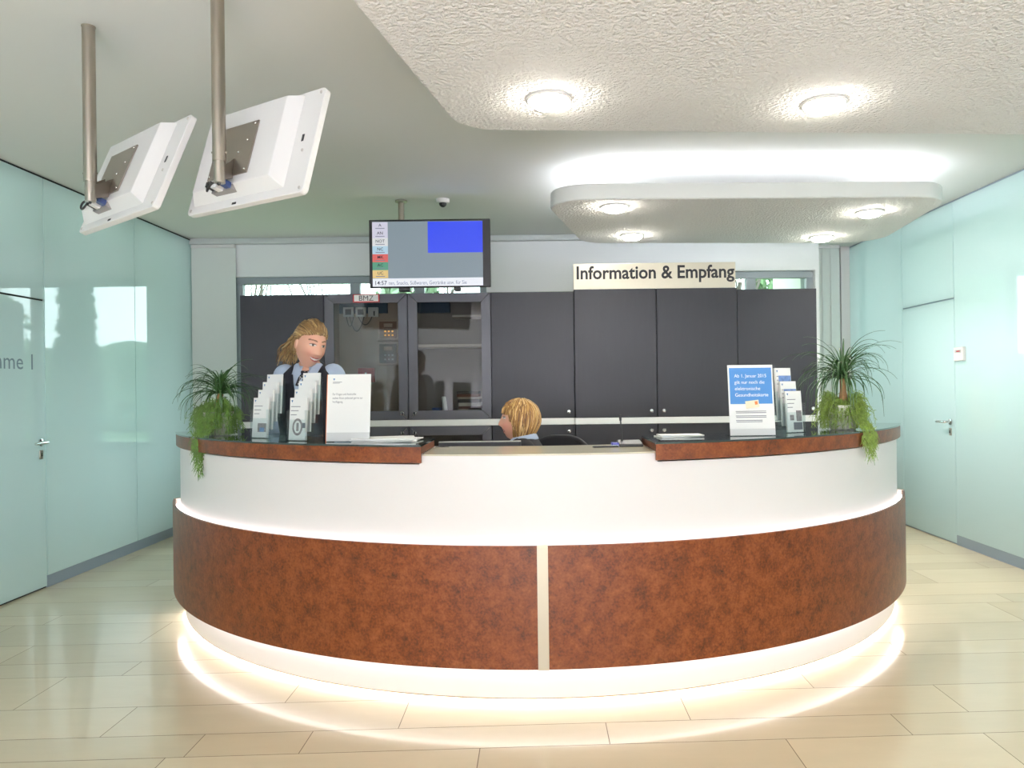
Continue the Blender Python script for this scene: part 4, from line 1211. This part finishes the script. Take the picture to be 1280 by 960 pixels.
def skin_color(p, smile=1.):
    """p in head space: natural colouring of a face"""
    base = Vector(lin((226, 172, 146)))
    X, Y, Z = p
    if Y < -.03 and -.13 < Z < .13:
        for s in (-1, 1):
            dx = X-s*.031; dz_ = Z-.012-.001
            if abs(dx) < .0155 and Y < -.05:
                a_ = math.sqrt(max(0, 1-(dx/.0155)**2))
                up = .0058*a_; lo = -.0050*a_
                if lo < dz_ < up:
                    return Vector(lin((58, 48, 44))) if abs(dx) < .0058 else Vector(lin((226, 218, 212)))
                if up <= dz_ < up+.0036: return Vector(lin((74, 48, 40)))
            bz = Z-(.036+.004*math.cos((abs(X)-.036)/.02*1.4))
            if abs(bz) < .0034 and .012 < abs(X) < .052: base = Vector(lin((122, 84, 58)))
            k = .35*g2(X-s*.043, .018)*g2(Z+.03, .02)
            base = base.lerp(Vector(lin((214, 128, 110))), k)
        zz = Z+.062-smile*.010*(X/.028)**2
        if abs(X) < .03 and Y < -.05:
            wv = math.sqrt(max(0, 1-(X/.03)**2))
            if abs(zz) < .0045*wv*smile: return Vector(lin((238, 230, 222)))
            if abs(zz) < .0118*wv: return Vector(lin((188, 92, 88)))
    return base
def limb(bm, pts, radii, n=14):
    # smooth the polyline into a tapering tube with rounded ends
    P, R2 = [], []
    V = [Vector(p) for p in pts]
    for i in range(len(V)-1):
        for k in range(6):
            t = k/6
            p0 = V[max(i-1, 0)]; p1 = V[i]; p2 = V[i+1]; p3 = V[min(i+2, len(V)-1)]
            q = .5*((2*p1)+(p2-p0)*t+(2*p0-5*p1+4*p2-p3)*t*t+(3*p1-p0-3*p2+p3)*t**3)
            q = q.lerp(p1.lerp(p2, t), .4)
            P.append(q); tt = t*t*(3-2*t); R2.append(radii[i]*(1-tt)+radii[i+1]*tt)
    P.append(V[-1]); R2.append(radii[-1])
    tube(bm, P, R2, n)
    ball(bm, P[0], R2[0]*.99, nu=14, nv=8); ball(bm, P[-1], R2[-1]*.99, nu=14, nv=8)
def loft(bm, rings, n=32):
    """rings: (cx, cy, z, rx, ry)"""
    rr = []
    for (cx, cy, z, rx, ry) in rings:
        rr.append([bm.verts.new((cx+rx*math.copysign(abs(math.cos(2*PI*k/n))**.85, math.cos(2*PI*k/n)), cy+ry*math.copysign(abs(math.sin(2*PI*k/n))**.85, math.sin(2*PI*k/n)), z)) for k in range(n)])
    for a_, b_ in zip(rr, rr[1:]):
        for k in range(n): bm.faces.new((a_[k], a_[(k+1) % n], b_[(k+1) % n], b_[k]))
    bm.faces.new(rr[0][::-1]); bm.faces.new(rr[-1])
def hand(bm, wrist, fwd, down, side, s=1.):
    """palm, four unequal bent fingers and a thumb; fwd along the hand, down = palm side, side = thumb side"""
    f, d, t = Vector(fwd).normalized(), Vector(down).normalized(), Vector(side).normalized(); w_ = Vector(wrist)
    P = [w_+f*.0, w_+f*.03, w_+f*.06, w_+f*.088]
    M = Matrix((t, f, -d)).transposed()
    ball(bm, w_+f*.048, .040*s, .052, .0145, M=M, nu=18, nv=10)
    for k, (off, L) in enumerate(((.029, .072), (.010, .080), (-.009, .074), (-.027, .058))):
        b0 = w_+f*.083+t*off; b1_ = b0+(f*.9+d*.30).normalized()*L*.45; b2_ = b1_+(f*.6+d*.75).normalized()*L*.32; b3_ = b2_+(f*.3+d*.95).normalized()*L*.23
        tube(bm, [w_+f*.055+t*off, b0, b1_, b2_, b3_], [.0085, .0088, .0082, .0074, .006], 10); ball(bm, b3_, .0062, nu=8, nv=6)
    b0 = w_+f*.022+t*.028; b1_ = b0+(f*.6+t*.75+d*.15).normalized()*.038; b2_ = b1_+(f*.9+t*.25+d*.3).normalized()*.03
    tube(bm, [w_+f*.012+t*.008, b0, b1_, b2_], [.012, .0115, .0098, .0078], 10); ball(bm, b2_, .0078, nu=8, nv=6)

def remesh_object(name, bm, mats_, parent, voxel=.0038, smooth=6):
    o = obj(name, bm, mats_, parent, smooth=0)
    m = o.modifiers.new('r', 'REMESH'); m.mode = 'VOXEL'; m.voxel_size = voxel
    m2 = o.modifiers.new('s', 'SMOOTH'); m2.factor = .5; m2.iterations = smooth
    bake(o)
    for p in o.data.polygons: p.use_smooth = True
    return o
def vee(x0, z0, k):
    return [((x0, 0, z0), (1, 0, -k)), ((x0, 0, z0), (-1, 0, -k))]
def cut_faces(o, keep, planes=()):
    bm = NB(); bm.from_mesh(o.data)
    for co, no in planes:
        bmesh.ops.bisect_plane(bm, geom=bm.verts[:]+bm.edges[:]+bm.faces[:], plane_co=co, plane_no=no, dist=1e-5)
    bmesh.ops.delete(bm, geom=[f for f in bm.faces if not keep(f.calc_center_median())], context='FACES')
    bm.to_mesh(o.data); bm.free()
def solid(o, t):
    m = o.modifiers.new('solid', 'SOLIDIFY'); m.thickness = t; m.offset = 0; return o
def set_colors(o, fn):
    me = o.data
    a = me.color_attributes.get('Col') or me.color_attributes.new('Col', 'FLOAT_COLOR', 'POINT')
    for i, v_ in enumerate(me.vertices):
        c = fn(v_.co); a.data[i].color = (c[0], c[1], c[2], 1)
def hair_object(name, parent, M, strands, shellfn, tones, rnd, nu=72, nv=48):
    """shellfn(direction) -> point of the underlying cap; strands: list of (points, radii)"""
    bm = NB(); lay = bm.verts.layers.float_color.new('Col')
    rows_ = []
    for j in range(nv+1):
        t = PI*j/nv
        rng = [0] if j in (0, nv) else range(nu)
        rows_.append([bm.verts.new(shellfn(Vector((math.sin(t)*math.cos(2*PI*k/nu), math.sin(t)*math.sin(2*PI*k/nu), math.cos(t))))) for k in rng])
    for a_, b_ in zip(rows_, rows_[1:]):
        for k in range(nu):
            k2 = (k+1) % nu
            if len(a_) == 1: bm.faces.new((a_[0], b_[k], b_[k2]))
            elif len(b_) == 1: bm.faces.new((a_[k], b_[0], a_[k2]))
            else: bm.faces.new((a_[k], b_[k], b_[k2], a_[k2]))
    for v_ in bm.verts: v_[lay] = tuple(lin(tones[0]))+(1,)
    for pts, rad in strands:
        n0 = len(bm.verts)
        tube(bm, pts, rad, 6, flat=.7)
        bm.verts.ensure_lookup_table()
        c = lin(rnd.choice(tones)); k = rnd.uniform(.85, 1.15)
        for v_ in bm.verts[n0:]: v_[lay] = (c[0]*k, c[1]*k, c[2]*k, 1)
    bm.transform(M)
    return obj(name, bm, m_hair, parent, smooth=60)

m_shirt = mat('pale_blue_shirt', (186, 200, 222), .8, noise=(180, .04))
m_vest = mat('dark_navy_vest', (22, 23, 34), .85)
m_trouser = mat('dark_trousers', (26, 27, 36), .85)
m_shoe = mat('black_shoe', (16, 16, 18), .35)
m_scarf = mat('patterned_scarf', (40, 40, 58), .7)
# patterned scarf: light flecks on navy
n = m_scarf.node_tree; b = n.nodes['Principled BSDF']; tcn = n.nodes.new('ShaderNodeTexCoord'); vo = n.nodes.new('ShaderNodeTexVoronoi'); vo.inputs['Scale'].default_value = 70
crs = n.nodes.new('ShaderNodeValToRGB'); crs.color_ramp.interpolation = 'CONSTANT'; crs.color_ramp.elements[0].color = lin((214, 208, 206))+(1,); crs.color_ramp.elements[1].position = .3; crs.color_ramp.elements[1].color = lin((28, 28, 42))+(1,)
n.links.new(tcn.outputs['Object'], vo.inputs[0]); n.links.new(vo.outputs['Distance'], crs.inputs[0]); n.links.new(crs.outputs[0], b.inputs['Base Color'])

# ---- standing woman (local: facing -y, floor at z=0)
hw = W(388, 403, 4.44)
K1 = 1.013
per = thing('person', 'standing woman with tied blonde hair, navy vest and pale blue shirt, smiling', 'person', (-1.335, 4.44, 0))
per.scale = (K1, K1, K1)
def torso_rings(f):
    return [(0, 0, .80, .165+f, .115+f), (0, .0, .90, .175+f, .12+f), (0, 0, 1.0, .155+f, .105+f), (0, 0, 1.1, .142+f, .098+f), (0, -.005, 1.2, .155+f, .115+f),
            (0, -.015, 1.30, .160+f, .125+f), (0, -.005, 1.40, .152+f, .11+f), (0, .01, 1.46, .130+f, .085+f), (0, .016, 1.497, .085+f, .064+f), (0, .014, 1.525, .056+f*.6, .054+f*.6)]
ARM = {s: [(s*.138, .008, 1.447), (s*.178, .02, 1.31), (s*.205, .04, 1.14), (s*.2, -.07, 1.01), (s*.16, -.13, .95)] for s in (-1, 1)}
ARMR = [.058, .05, .042, .036, .027]
def standing_body(f, arms=True, legs=True, neck=True, sleeve=0):
    bm = NB(); loft(bm, torso_rings(f))
    if neck: limb(bm, [(0, .018, 1.45), (.004, .004, 1.53), (.012, -.022, 1.60)], [.058, .053, .052])
    for s in (-1, 1):
        if arms:
            limb(bm, ARM[s] if not sleeve else ARM[s], [r+f for r in ARMR])
        if legs:
            limb(bm, [(s*.088, 0, .88), (s*.092, -.005, .68), (s*.092, -.01, .48), (s*.094, .015, .30), (s*.095, .03, .09)], [.095+f, .078+f, .056+f, .05+f, .034+f])
            limb(bm, [(s*.095, .05, .045), (s*.1, -.02, .045), (s*.088, -.13, .03)], [.034+f, .036+f, .028+f])
    return bm
HEAD1 = Matrix.Translation((.024, -.05, 1.618)) @ Matrix.Rotation(R_(8), 4, 'Y') @ Matrix.Rotation(R_(46), 4, 'Z') @ Matrix.Rotation(R_(9), 4, 'X') @ Matrix.Scale(1.07, 4)
bm = standing_body(0)
add_mesh_bm(bm, head_bm(), HEAD1)
for s in (-1, 1): hand(bm, ARM[s][-1], (-s*.45, -.88, -.2), (0, -.2, -1), (-s*.88, .45, 0))
body = remesh_object('body', bm, m_skin, per, .0038, 5)
I1 = HEAD1.inverted()
set_colors(body, lambda p: skin_color(I1 @ p))
# clothes
bm = standing_body(.009, legs=False, neck=False)
o = remesh_object('shirt', bm, m_shirt, per, .008, 4)
cut_faces(o, lambda c: c.z > .78 and c.z < 1.515 and not (c.z < .965 and abs(c.x) < .22 and c.y < -.12) and not (c.y < -.02 and abs(c.x) < (c.z-1.41)*.42),
          vee(0, 1.41, .42)+[((0, 0, .78), (0, 0, 1)), ((0, 0, 1.515), (0, 0, 1)), ((0, 0, .965), (0, 0, 1)), ((0, -.12, 0), (0, 1, 0))])
solid(o, .003)
bm = NB(); loft(bm, torso_rings(.018))
o = remesh_object('vest', bm, m_vest, per, .008, 3)
cut_faces(o, lambda c: c.z < 1.525 and abs(c.x) < .157 and not (c.z > 1.45 and abs(c.x) < .072) and not (c.y < .0 and c.z > 1.2 and abs(c.x-.005) < (c.z-1.2)*.27),
          vee(.005, 1.2, .27)+[((s*.157, 0, 0), (1, 0, 0)) for s in (-1, 1)]+[((s*.072, 0, 0), (1, 0, 0)) for s in (-1, 1)]+[((0, 0, 1.45), (0, 0, 1))])
solid(o, .004)
bm = NB()
loft(bm, [(0, 0, .70, .175, .125), (0, 0, .80, .182, .13), (0, 0, .90, .188, .132), (0, 0, .98, .172, .12)])
for s in (-1, 1): limb(bm, [(s*.088, 0, .86), (s*.092, -.005, .68), (s*.092, -.01, .48), (s*.094, .015, .28), (s*.095, .03, .08)], [.088, .092, .075, .068, .062])
remesh_object('trousers', bm, m_trouser, per, .008, 4)
for s in (-1, 1):
    bm = NB(); limb(bm, [(s*.095, .06, .05), (s*.1, -.02, .05), (s*.088, -.145, .034)], [.044, .045, .036]); box(bm, s*.1-.034, s*.1+.034, -.16, .09, 0, .02)
    remesh_object('shoe', bm, m_shoe, per, .006, 3)
# collar and scarf
def collar(parent, z, r, open_=.5, drop=.055, m=m_shirt):
    for s in (-1, 1):
        bm = NB(); rows_ = []
        for i in range(15):
            a_ = R_(90)-s*(R_(8)+i/14*R_(158)); u = i/14
            c, sn = math.cos(a_), math.sin(a_)
            top = Vector((c*r, .016+sn*r*.95, z+.016-.034*u)); 
            low = Vector((c*(r+.028+.022*u), .016+sn*(r+.026+.026*u), z-.02-drop*u*u))
            rows_.append([bm.verts.new(top), bm.verts.new(top.lerp(low, .12)+Vector((c*.006, sn*.006, .005))), bm.verts.new(top.lerp(low, .55)+Vector((c*.006, sn*.006, 0))), bm.verts.new(low)])
        for a_, b_ in zip(rows_, rows_[1:]):
            for k in range(3): bm.faces.new((a_[k], a_[k+1], b_[k+1], b_[k]))
        solid(obj('collar', bm, m, parent), .004)
collar(per, 1.515, .062)
bm = NB()
pts = []
for i in range(25):
    a_ = R_(-90)+2*PI*i/24; pts.append((math.cos(a_)*.066, .010+math.sin(a_)*.078, 1.522-.066*(.5-.5*math.sin(a_))**1.6))
tube(bm, pts, .0155, 10)
tube(bm, [(0.002, -.078, 1.455), (.008, -.10, 1.42), (.014, -.128, 1.37)], [.014, .02, .016], 10, flat=.5)
tube(bm, [(-.004, -.078, 1.455), (-.018, -.102, 1.422), (-.028, -.128, 1.385)], [.013, .017, .013], 10, flat=.5)
ball(bm, (0, -.084, 1.45), .019, .016, .018)
obj('scarf', bm, m_scarf, per)
bm = NB(); box(bm, .058, .078, -.152, -.147, 1.252, 1.295)
obj('name_badge', bm, mat('bright_blue_badge', (60, 140, 220), .4), per, smooth=0, bevel=.002)
# hair: swept back into a wavy ponytail
rnd = random.Random(5)
def shell1(d):
    x, y, z = d
    p = Vector((x*.0845, y*.105+.004, z*.1265+.004))
    k = 1.
    # face and neck area stays inside the head
    line = .60+.06*math.cos(x*3)
    if y < .12:
        lim = line-(.12+y*-.0) if False else (line if y < -.35 else line-(y+.35)/.47*.62)
        if z < lim: k = max(.72, 1-(lim-z)*2.2)
    if y >= .12 and z < -.42: k = max(.6, 1-(-.42-z)*2.0)
    return Vector((p.x*k, p.y*k, p.z*k))
strands = []
tail = Vector((-.012, .118, .012))
for k in range(380):
    u = rnd.uniform(-1, 1)
    # hairline start: a curve over the brow from ear to ear
    a_ = u*R_(100)
    st = Vector((math.sin(a_)*.082, -math.cos(a_)*.075, .070-.042*abs(u)**2.2+rnd.uniform(-.004, .022)))
    if rnd.random() < .3: st = Vector((math.sin(a_)*.06, rnd.uniform(-.03, .06), .117+rnd.uniform(-.004, .008)))
    pts = []
    lift = rnd.uniform(.0, .022)
    n_ = 11
    en = tail+Vector((rnd.uniform(-.025, .025), rnd.uniform(-.01, .005), rnd.uniform(-.025, .03)))
    for i in range(n_+1):
        t = i/n_; q = st.lerp(en, t)
        # push onto the skull surface
        d = Vector((q.x/.0845, (q.y-.004)/.088, (q.z-.004)/.1265)); L = max(d.length, .3)
        s_ = 1.015+lift*4*math.sin(PI*t)+.012*math.sin(t*9+k)
        on = Vector((q.x/L, (q.y-.004)/L+.004, (q.z-.004)/L+.004))
        on = Vector((on.x*s_, (on.y-.004)*s_+.004, (on.z-.004)*s_+.004))
        q = on if t < .85 else on.lerp(en, (t-.85)/.15)
        pts.append(q)
    r0 = rnd.uniform(.0035, .0068)
    strands.append((pts, [r0*(.5+.6*math.sin(PI*min(1, .12+i/n_*.8))) for i in range(n_+1)]))
for k in range(90):   # wavy tail falling behind the neck
    pts = []; ph = rnd.uniform(0, 6); sx_ = rnd.gauss(0, .022); L = rnd.uniform(.10, .20)
    for i in range(13):
        t = i/12
        pts.append(tail+Vector((sx_*(.3+1.3*t)+.010*math.sin(ph+t*8), .012+.05*math.sin(t*2.2)+rnd.gauss(0, .003)+.012*math.cos(ph+t*7), .02-L*t-.02*math.sin(ph)*t)))
    r0 = rnd.uniform(.005, .009)
    strands.append((pts, [r0*(1-.75*(i/12)**2) for i in range(13)]))
for k in range(14):   # loose wisps by the near ear
    s_ = -1
    pts = [Vector((s_*(.078+.006*math.sin(k+i*.8)), .02+.012*k/14+.006*i, .05-.022*i)) for i in range(6)]
    strands.append((pts, [.004*(1-i/7) for i in range(6)]))
tones1 = [(128, 98, 58), (150, 118, 72), (176, 146, 96), (112, 84, 50), (190, 164, 116), (140, 108, 66)]
hair_object('hair', per, HEAD1, strands, shell1, tones1, rnd)

# ---- seated woman
sit = thing('person', 'seated woman with short blonde bob and dark jacket behind the counter', 'person', (-.1, 4.44, 0), R_(-93))
def seat_rings(f):
    return [(0, .06, .47, .16+f, .12+f), (0, .05, .55, .17+f, .125+f), (0, .04, .65, .15+f, .11+f), (0, .03, .76, .145+f, .105+f), (0, .015, .87, .16+f, .12+f), (0, .01, .97, .163+f, .11+f),
            (0, .02, 1.04, .14+f, .085+f), (0, .022, 1.075, .085+f, .062+f), (0, .02, 1.095, .056+f*.6, .054+f*.6)]
SARM = {s: [(s*.155, .02, 1.02), (s*.21, .0, .86), (s*.225, -.04, .73), (s*.18, -.2, .70), (s*.12, -.29, .71)] for s in (-1, 1)}
def sit_body(f, arms=True, legs=True, neck=True):
    bm = NB(); loft(bm, seat_rings(f))
    if neck: limb(bm, [(0, .02, 1.04), (0, .01, 1.11), (0, -.004, 1.18)], [.057, .05, .05])
    for s in (-1, 1):
        if arms: limb(bm, SARM[s], [r+f for r in ARMR])
        if legs:
            limb(bm, [(s*.09, .05, .545), (s*.1, -.15, .55), (s*.088, -.38, .54)], [.088+f, .076+f, .058+f])
            limb(bm, [(s*.088, -.38, .54), (s*.088, -.39, .32), (s*.088, -.36, .09)], [.056+f, .05+f, .034+f])
            limb(bm, [(s*.088, -.34, .045), (s*.108, -.41, .045), (s*.112, -.51, .03)], [.034+f, .036+f, .028+f])
    return bm
HEAD2 = Matrix.Translation((0, -.016, 1.185)) @ Matrix.Rotation(R_(-4), 4, 'X')
bm = sit_body(0); add_mesh_bm(bm, head_bm(.4), HEAD2)
for s in (-1, 1): hand(bm, SARM[s][-1], (-s*.35, -.93, .05), (0, 0, -1), (-s*.93, .35, 0))
body = remesh_object('body', bm, m_skin, sit, .004, 5)
I2 = HEAD2.inverted()
set_colors(body, lambda p: skin_color(I2 @ p, .4))
bm = sit_body(.016, legs=False, neck=False)
o = remesh_object('jacket', bm, mat('charcoal_jacket', (26, 24, 30), .85), sit, .008, 4)
cut_faces(o, lambda c: c.z > .5 and c.z < 1.092 and not (c.y < -.262 and c.z < .8) and not (c.y < -.02 and c.z > .88 and abs(c.x) < (c.z-.88)*.35),
          vee(0, .88, .35)+[((0, 0, 1.092), (0, 0, 1)), ((0, -.262, 0), (0, 1, 0))])
solid(o, .004)
bm = NB(); loft(bm, seat_rings(.006)); o = remesh_object('blouse', bm, m_shirt, sit, .008, 3); cut_faces(o, lambda c: .6 < c.z < 1.09); solid(o, .002)
collar(sit, 1.10, .060, drop=.04)
bm = NB(); loft(bm, [(0, .06, .462, .17, .135), (0, .05, .55, .182, .137), (0, .04, .62, .165, .124)])
for s in (-1, 1):
    limb(bm, [(s*.09, .05, .545), (s*.1, -.15, .55), (s*.088, -.38, .54)], [.096, .088, .07]); limb(bm, [(s*.088, -.38, .54), (s*.088, -.39, .32), (s*.088, -.36, .10)], [.07, .066, .06])
remesh_object('trousers', bm, m_trouser, sit, .008, 4)
for s in (-1, 1):
    bm = NB(); limb(bm, [(s*.088, -.33, .05), (s*.108, -.41, .05), (s*.112, -.525, .034)], [.044, .045, .036]); box(bm, s*.108-.034, s*.108+.034, -.54, -.30, 0, .02)
    remesh_object('shoe', bm, m_shoe, sit, .006, 3)
rnd = random.Random(9)
def bob(d, s_=1.):
    x, y, z = d
    p = Vector((x*.098, y*.114+.012, z*.128+.006))
    if z < 0: p.x *= 1-.10*(-z); p.y = (y*.114)*(1-.12*(-z))+.012
    return p*s_
def shell2(d):
    x, y, z = d
    p = bob(d)
    k = 1.
    if y < -.34 and z < .62: k = max(.7, 1-(-.34-y)*(.62-z)*3.0)
    if z < -.80: k *= max(.7, 1-(-.80-z)*1.2)
    return p*k
strands = []
for k in range(520):
    az = rnd.uniform(-PI, PI)        # 0 = back
    if abs(az) > R_(128): z_end = .60
    elif abs(az) > R_(106): z_end = .2-.7*(R_(128)-abs(az))/R_(22)
    else: z_end = -.72-rnd.uniform(0, .2)
    z0 = rnd.uniform(.55, .99); z1 = max(-.95, z_end) if rnd.random() < .65 else rnd.uniform(min(z_end, .2), .3)
    pts = []; n_ = 12; ph = rnd.uniform(0, 6); lf = rnd.uniform(.0, .045)
    for i in range(n_+1):
        t = i/n_; zz = z0+(z1-z0)*t; rr = math.sqrt(max(0, 1-zz*zz)); a_ = az+.10*math.sin(ph+t*4)+.25*t*math.copysign(1, az)*-.3
        d = Vector((math.sin(a_)*rr, math.cos(a_)*rr, zz))
        pts.append(bob(d, 1.0+lf*math.sin(PI*t*.9)+.012*math.sin(ph+7*t)))
    r0 = rnd.uniform(.003, .0062)
    strands.append((pts, [r0*(.55+.6*math.sin(PI*min(1, .1+i/n_*.85))) for i in range(n_+1)]))
tones2 = [(158, 116, 62), (186, 146, 84), (206, 170, 108), (142, 100, 54), (222, 192, 136), (170, 128, 72), (118, 82, 46)]
hair_object('hair', sit, HEAD2, strands, shell2, tones2, rnd)

# ------------------------------------------------------------------ outdoors, seen through the windows and in the glass walls
m_grass = mat('lawn', (96, 116, 72), .95, noise=(.6, .25))
bm = NB(); box(bm, -60, 60, YBR+.3, 90, -.35, -.3)
struct(obj('ground', bm, m_grass, smooth=0), 'lawn outside the windows')
rnd = random.Random(3)
bm = NB()
for k in range(150):
    x_ = rnd.uniform(-55, 55); h = rnd.uniform(1.6, 3.6); y_ = rnd.uniform(34, 42)
    ball(bm, (x_, y_, h*.4-.3), rnd.uniform(1.6, 3.2), rnd.uniform(1.5, 2.5), h*.75, nu=12, nv=8)
for v_ in bm.verts: v_.co += Vector((rnd.uniform(-.2, .2), rnd.uniform(-.2, .2), rnd.uniform(-.2, .2)))
tag(obj('hedgerow', bm, mat('hedge_green', (84, 104, 78), .95, noise=(1.5, .4)), smooth=0), 'distant green hedgerow beyond the lawn', 'hedge', kind='stuff')
def leafy_tree(loc, h, r, n_, label, leafcol, conif):
    t = thing('conifer_tree' if conif else 'garden_tree', label, 'tree', loc)
    bm = NB(); tube(bm, [(0, 0, 0), (.03, 0, h*.5), (0, 0, h*.97)], [.16, .1, .03], 8); obj('trunk', bm, m_bark, t)
    bm = NB()
    for k in range(n_):
        if conif:
            u = rnd.random()**.8; rr = r*(1-u)**.75*rnd.uniform(.45, 1.0); z_ = .2+u*(h-.2)
        else:
            u = rnd.random(); z_ = h*(.35+.65*u); rr = r*math.sqrt(max(0, 1-(2*u-.9)**2))*rnd.uniform(.3, 1)
        a_ = rnd.uniform(0, 2*PI); c = Vector((math.cos(a_)*rr, math.sin(a_)*rr, z_)); s_ = rnd.uniform(.05, .13)
        M = Euler((rnd.uniform(0, 6), rnd.uniform(0, 6), rnd.uniform(0, 6))).to_matrix()
        P = [M @ Vector(q)*s_+c for q in ((-1, -.5, 0), (1, -.5, .1), (1, .5, 0), (-1, .5, .1))]
        a0 = [bm.verts.new(q) for q in P]; bm.faces.new(a0)
    obj('foliage', bm, leafcol, t, smooth=0)
leafy_tree((2.4, 15.5, -.3), 6.4, .55, 2200, 'dark narrow conifer outside the left window, reflected in the left glass wall', mat('conifer_green', (58, 78, 60), .9), True)
leafy_tree((5.2, 16.5, -.3), 4.2, 1.2, 1500, 'green leafy tree outside the right window', mat('leaf_green', (104, 130, 88), .9, noise=(2, .3)), False)
def bare_tree(loc, h, label, seed):
    rn = random.Random(seed)
    t = thing('bare_tree', label, 'tree', loc, group='bare trees outside')
    bm = NB(); bm2 = NB()
    def br(b_, p, d, L, r, lev):
        pts = [p]; q = p.copy(); dd = d.copy()
        for i in range(4):
            dd = (dd+Vector((rn.uniform(-.2, .2), rn.uniform(-.2, .2), rn.uniform(-.02, .16)))).normalized(); q = q+dd*L/4; pts.append(q.copy())
        tube(b_, pts, [r*(1-.12*i) for i in range(5)], 5)
        if lev > 0:
            for k in range(4 if lev > 1 else 3):
                s_ = rn.choice(pts[1:]); nd = (dd+Vector((rn.uniform(-1, 1), rn.uniform(-1, 1), rn.uniform(-.1, .7)))).normalized()
                br(bm2, s_, nd, L*.62, r*.5, lev-1)
    br(bm, Vector((0, 0, 0)), Vector((0, 0, 1)), h*.55, .1, 0)
    for k in range(6): br(bm2, Vector((0, 0, h*rn.uniform(.25, .55))), Vector((rn.uniform(-1, 1), rn.uniform(-1, 1), 1.2)).normalized(), h*.42, .03, 2)
    obj('trunk', bm, m_bark, t); obj('branches', bm2, mat('grey_bark', (96, 88, 78), .9), t)
leafy_tree((-2.9, 17.3, -.3), 5.0, .8, 1500, 'pale green tree outside, behind the wall screen', mat('pale_leaf', (128, 148, 118), .9, noise=(2, .3)), False)
bare_tree((-5.2, 14.5, -.3), 5.2, 'bare tree outside, over the left end of the cabinets', 4)
bare_tree((-3.1, 21.5, -.3), 6.2, 'bare tree outside, further right above the alarm cabinet', 8)
bare_tree((-6.6, 23, -.3), 7.2, 'tall bare tree outside, reflected at the front of the right glass wall', 21)
bare_tree((-4.6, 26, -.3), 7.6, 'tallest bare tree outside, furthest from the left window', 27)
bare_tree((3.6, 13.5, -.3), 5.0, 'bare tree outside the right window, reflected in the right glass wall', 15)
